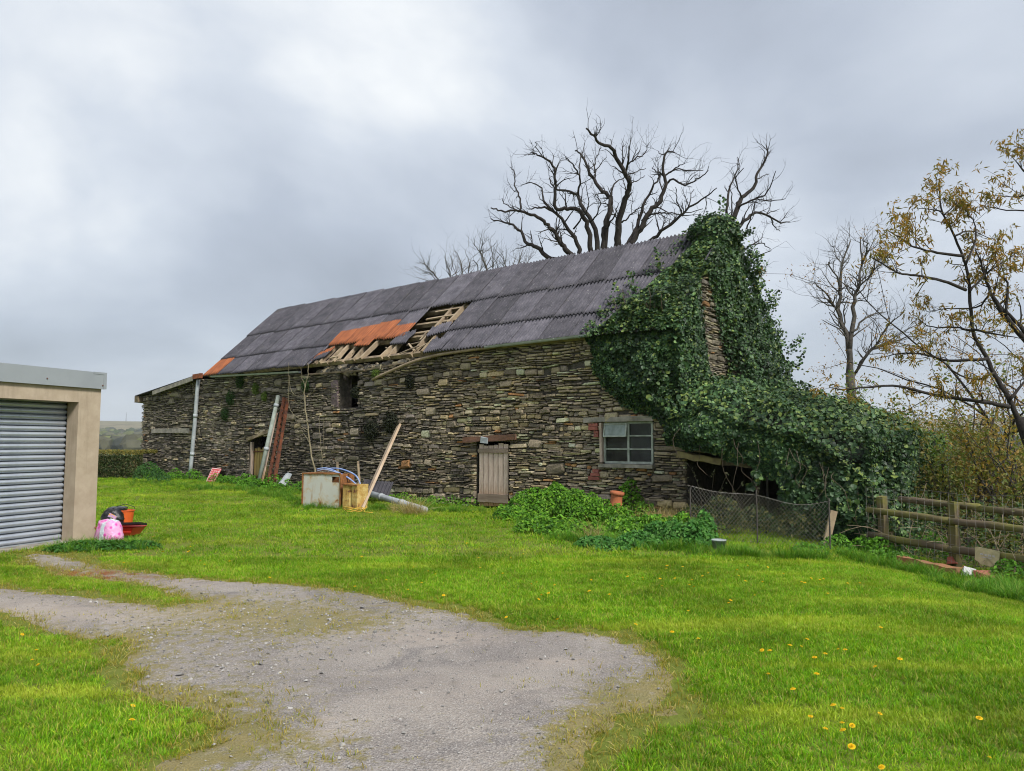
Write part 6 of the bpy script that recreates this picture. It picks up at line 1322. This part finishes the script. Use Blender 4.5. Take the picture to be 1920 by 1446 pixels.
M_SHL = leaf_mat('spring_leaf', rough=.5, trans=.4); OLV = [(0.16,0.19,0.04),(0.22,0.21,0.045),(0.12,0.16,0.03),(0.27,0.22,0.06)]; BRZ = [(0.30,0.21,0.05),(0.36,0.23,0.05),(0.20,0.18,0.045)]; GRN = [(0.14,0.23,0.04),(0.10,0.18,0.035),(0.20,0.27,0.05)]
def at_bank(px, Y): r_ = ray(px, 830); x = r_[0]/r_[1]*Y; return np.array([x, Y, float(gz(x, Y))])
SH = [(1720, 15.5, 2.6, 1.1, GRN, 'green shrub just right of the ivy mound behind the fence'), (1775, 14.0, 2.4, 1.1, OLV, 'olive twiggy shrub behind the middle fence post'), (1830, 16.5, 3.2, 1.4, OLV, 'tall olive shrub behind the fence under the cherry branch'), (1880, 14.0, 2.8, 1.2, BRZ, 'bronze-leaved shrub behind the fence below the cherry trunk'), (1935, 13.0, 2.6, 1.2, OLV, 'olive shrub cut by the right edge of the picture'), (1690, 19.0, 3.2, 1.4, BRZ, 'bronze-tipped shrub behind the end of the ivy mound'), (1760, 21.0, 3.6, 1.6, BRZ, 'bronze shrub beyond the olive one, below the sky gap'), (1850, 23.0, 4.3, 1.9, OLV, 'large olive shrub further down the bank'), (1930, 21.0, 4.6, 2.0, BRZ, 'large bronze shrub further down the bank at the right'), (1700, 27.0, 4.0, 1.8, OLV, 'distant olive shrub seen past the ivy mound')]
for k, (px, Y, h, w, c, lab) in enumerate(SH):
    shrub('bank_shrub', lab, at_bank(px, Y), h, w, int(1600 + 900*h), c, M_SHL, 100 + k, stems=10, leaf=.075 + .004*h, group='shrubs on the bank')
# reddish brown twiggy tree at the far right
shrub('larch_tree', 'reddish brown twiggy tree at the right edge behind the cherry', at_bank(1935, 19.0), 7.4, 2.2, 9000, [(0.30,0.16,0.06),(0.22,0.13,0.05),(0.34,0.21,0.08)], M_SHL, 301, stems=7, leaf=.06, cat='tree', depth=2, bark_m=M_BARKD, spread=(.6, 1.2))
# dead stems and brambles woven through the rails
br_ = empty('bramble_thicket', fp(.3, 0, -.5), 0, 'tangle of dry bramble stems behind the rails of the fence', 'brambles'); a = Acc(); b0 = fp(.3, 0, -.5); rng = np.random.default_rng(77)
for k in range(150):
    t = rng.uniform(-3.2, 1.5); s = fp(t, -.05, -rng.uniform(.1, 1.1)) - b0; dd = np.array([rng.normal(0, .6), rng.normal(0, .6), 1.0]); L = rng.uniform(.6, 1.5); pts = [s]; d = dd/np.linalg.norm(dd)
    for j in range(7): d = d + rng.normal(0, .10, 3) + [0, 0, -.17]; d /= np.linalg.norm(d); pts.append(pts[-1] + d*L/7)
    a.tube(pts, np.linspace(.006, .003, 8), 4, cap=False)
a.build('stems', simple('dry_stem', (0.36,0.29,0.19), (0.20,0.14,0.09), scale=9, bump=0), br_)
n = 5200; t = rng.uniform(-3.4, 1.5, n); off = -rng.uniform(.0, 1.5, n); z = rng.random(n)**1.6*.95; P = np.array([fp(a_, c_, b_) for a_, b_, c_ in zip(t, off, z)]) - b0; P[:, 2] += .02; V, T, C = leaf_cloud(P, (-.4, -.5, .7), rng.uniform(.04, .075, n), LEAF_OVAL, pick_cols(n, (0.05,0.11,0.025), (0.09,0.13,0.03), (0.15,0.14,0.05), (0.04,0.07,0.02)), .2, .6); link('leaves', mesh_np('leaves', V, [T], C), M_SHL, br_)

# bare sapling against the wall with its thin companion stems
sp = empty('elder_sapling', to_world(*on_front(595, 905, -.45)), 0, 'bare pale sapling growing against the wall behind the cabinet', 'sapling'); b0 = to_world(*on_front(595, 905, -.45)); a = Acc(); rng = np.random.default_rng(6)
W = lambda pts, y=-.4: smooth_path([to_world(*on_front(px, py, y)) - b0 for px, py in pts], 5)
for pts, r, y in (([(597,905),(590,880),(582,840),(577,800),(571,750),(572,725),(577,705),(578,680)], .030, -.4), ([(600,905),(604,870),(600,820),(598,770)], .012, -.4), ([(571,745),(555,742),(545,730),(543,705)], .012, -.35), ([(572,742),(585,738),(592,725)], .012, -.35), ([(576,792),(560,784),(545,770),(541,745),(541,680)], .012, -.35), ([(578,812),(562,802),(548,806)], .010, -.4), ([(578,806),(565,800),(545,800)], .010, -.45), ([(577,790),(590,784)], .008, -.4), ([(570,757),(556,757),(545,750)], .008, -.4), ([(580,830),(570,815),(555,812)], .008, -.5), ([(601,905),(606,840),(607,790)], .006, -.4), ([(572,725),(566,705),(565,690)], .008, -.4)):
    P = W(pts, y) + 0; P = P + rng.normal(0, .008, P.shape); a.tube(P, np.linspace(r, max(r*.35, .003), len(P)), 6)
    for _ in range(5):
        i = int(rng.integers(2, len(P))); sprout(a, P[i], rng.normal(0, 1, 3)*[1, .3, .5] + [0, 0, .5], rng.uniform(.15, .45), .004, 0, rng, .2, .1)
a.build('stems', M_BARKP, sp, smooth=True)

# ================================================================== HEDGE
h0 = at_depth(20, 905, 29.4); h1 = at_depth(272, 905, 28.0); hv = (h1 - h0); hv[2] = 0; hl = np.linalg.norm(hv); hv /= hl; hn = np.array([-hv[1], hv[0], 0]); hz = float(gz(h1[0], h1[1])); hd = empty('clipped_hedge', (h0[0], h0[1], hz), 0, 'clipped dark hedge between the garage and the barn', 'hedge')
n = 27000; u = RNG.random(n)*(hl + .1); face = RNG.random(n); d_ = np.where(face < .65, -.45 + .16*RNG.random(n), RNG.uniform(-.45, .45, n)); z = np.where(face < .65, RNG.random(n)*.93, .93 + .10*RNG.random(n)) + .07*fbm(u, u*0, 1.4, 3); u = np.where(RNG.random(n) < .12, hl + .1 - .15*RNG.random(n), u); P = hv*u[:, None] + hn*(d_ + .10*fbm(u, z, 2.5, 9))[:, None]; P[:, 2] = z
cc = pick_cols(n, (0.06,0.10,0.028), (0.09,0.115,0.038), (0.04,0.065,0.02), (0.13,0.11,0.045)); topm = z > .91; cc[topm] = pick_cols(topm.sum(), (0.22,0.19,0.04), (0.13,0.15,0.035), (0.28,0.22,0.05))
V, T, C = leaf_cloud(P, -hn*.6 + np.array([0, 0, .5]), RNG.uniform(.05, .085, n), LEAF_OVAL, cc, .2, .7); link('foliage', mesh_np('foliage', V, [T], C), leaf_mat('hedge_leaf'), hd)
a = Acc(); a.box(hv*(hl/2 - .3) + [0, 0, .42], (hl - 1.2, .55, .84), np.stack([hv, hn, [0, 0, 1]], 1)); a.build('dark_inner_box', M_CORE, hd)  # solid dark box added inside the hedge as backing for its leaves

# ================================================================== FAR SIDE OF THE VALLEY
def far(px, r): d = ray(px, 830)[:2]; d /= np.linalg.norm(d); x, y = d*r; return np.array([x, y, float(gz(x, y))])
M_FAR = leaf_mat('far_canopy', rough=.9, trans=.1, spec=.1)
ico = bpy.data.meshes.new('t'); import bmesh
bm = bmesh.new(); bmesh.ops.create_icosphere(bm, subdivisions=2, radius=1); bm.to_mesh(ico); bm.free(); IV = np.array([v.co for v in ico.vertices]); IF = np.array([p.vertices for p in ico.polygons])
def wood(name, label, n, azs, rr_, cols, size=(5, 11)):
    rng = np.random.default_rng(abs(hash(label)) % 1000 if False else len(label)); VV, TT, CC = [], [], []; k = 0
    while k < n:
        px = rng.uniform(*azs); r = rng.uniform(*rr_); p = far(px, r)
        if fbm(p[0], p[1], .006, 19, 3) < .47: 
            if rng.random() < .85: continue
        s = rng.uniform(*size); V = IV*(1 + .35*(rng.random((len(IV), 1)) - .5))*[s, s, s*.75] + p + [0, 0, s*.45]; VV.append(V); TT.append(IF + k*len(IV)); CC.append(np.tile(pick_cols(1, *cols), (len(IV), 1))*(.8 + .4*rng.random((len(IV), 1)))); k += 1
    return link(name, mesh_np(name, np.concatenate(VV), [np.concatenate(TT)], np.concatenate(CC)), M_FAR, label=label, cat='woodland', kind='stuff')
WC = [(0.075,0.075,0.055),(0.10,0.095,0.06),(0.06,0.075,0.035),(0.12,0.13,0.05),(0.055,0.06,0.05)]
wood('far_wood', 'mixed woods on the far hillside left of the barn', 620, (60, 420), (620, 1900), WC)
wood('far_wood', 'scattered woods across the valley beyond the fence on the right', 620, (1500, 2150), (300, 1900), WC)
wood('near_valley_trees', 'brown and olive trees just below the hedge', 60, (120, 330), (170, 330), [(0.17,0.14,0.05),(0.13,0.13,0.05),(0.20,0.15,0.06)], (2.2, 4))
M_HW = simple('far_render', (0.72,0.70,0.66), (0.6,0.58,0.54), scale=.5, bump=0); M_HR = simple('far_slate', (0.22,0.22,0.24), (0.16,0.16,0.18), scale=.5, bump=0); M_HWIN = simple('far_window', (0.05,0.06,0.07), bump=0)
HS = [(229, 980, 12, 7, 3.4, 'long white farm building left of the others in the valley'), (236, 1010, 14, 7, 3.6, 'white building in the middle of the village row'), (244, 1040, 9, 7, 4, 'smaller white house beside the long building'), (252, 1000, 11, 7, 3.6, 'white house nearest the barn corner in the far village'), (187, 950, 10, 7, 4, 'pale house just right of the garage in the valley'), (196, 990, 8, 7, 4.5, 'pale gabled house second from the garage'), (205, 1060, 8, 6, 4, 'small pale house at the edge of the far wood'), (186, 1350, 12, 8, 5, 'white farmhouse higher up the far hillside')]
for k, (px, r, L, Wd, H, lab) in enumerate(HS):
    p = far(px, r); hs = empty('far_house', p, rr.uniform(-.4, .4) - math.atan2(p[0], p[1]), lab, 'house', 'houses of the far village'); a = Acc(); a.box((0, 0, H/2 - 1), (L, Wd, H + 2)); a.build('wall', M_HW, hs)
    a = Acc(); a.add([[-L/2 - .3, -Wd/2 - .3, H - .1], [L/2 + .3, -Wd/2 - .3, H - .1], [L/2 + .3, Wd/2 + .3, H - .1], [-L/2 - .3, Wd/2 + .3, H - .1], [-L/2 - .3, 0, H + 2.2], [L/2 + .3, 0, H + 2.2]], [[0,1,5,4],[2,3,4,5],[3,2,1,0]], [[0,4,3],[1,2,5]]); ro = a.build('roof', M_HR if k % 2 else M_HW, hs); a = Acc(); a.box((L*.35, 0, H + 2.4), (.9, .9, 1.6)); a.build('chimney', M_HW, ro)
    for x in (-L*.3, 0, L*.3): a = Acc(); a.box((x, -Wd/2 - .02, H*.55), (1.1, .08, 1.2)); a.build('window', M_HWIN, hs)
p = far(235, 2700); ms = empty('radio_mast', p, 0, 'thin radio mast on the skyline of the far hill', 'mast'); a = Acc()
for sx, sy in ((-1, -1), (1, -1), (0, 1)): a.tube([(sx*1.6, sy*1.6, -2), (sx*.3, sy*.3, 24)], [.5, .3], 4)
a.build('lattice', M_IRON, ms); a = Acc(); a.tube([(0, 0, 23), (0, 0, 30)], .35, 4); a.build('aerial', M_IRON, ms)
# air: the far hillside fades a little to blue
hzb = Acc(); hzb.box((0, 0, 70), (11400, 11400, 260)); hm = bpy.data.materials.new('air_haze'); hm.use_nodes = True; hn_ = hm.node_tree.nodes; hn_.clear(); ho = hn_.new('ShaderNodeOutputMaterial'); hv_ = hn_.new('ShaderNodeVolumePrincipled'); hv_.inputs['Color'].default_value = (0.80, 0.86, 0.95, 1); hv_.inputs['Density'].default_value = 0.00016; hv_.inputs['Anisotropy'].default_value = 0.2; hm.node_tree.links.new(hv_.outputs[0], ho.inputs['Volume'])
hzb.build('haze', hm, kind='stuff', label='pale blue haze over the distant valley', cat='haze')
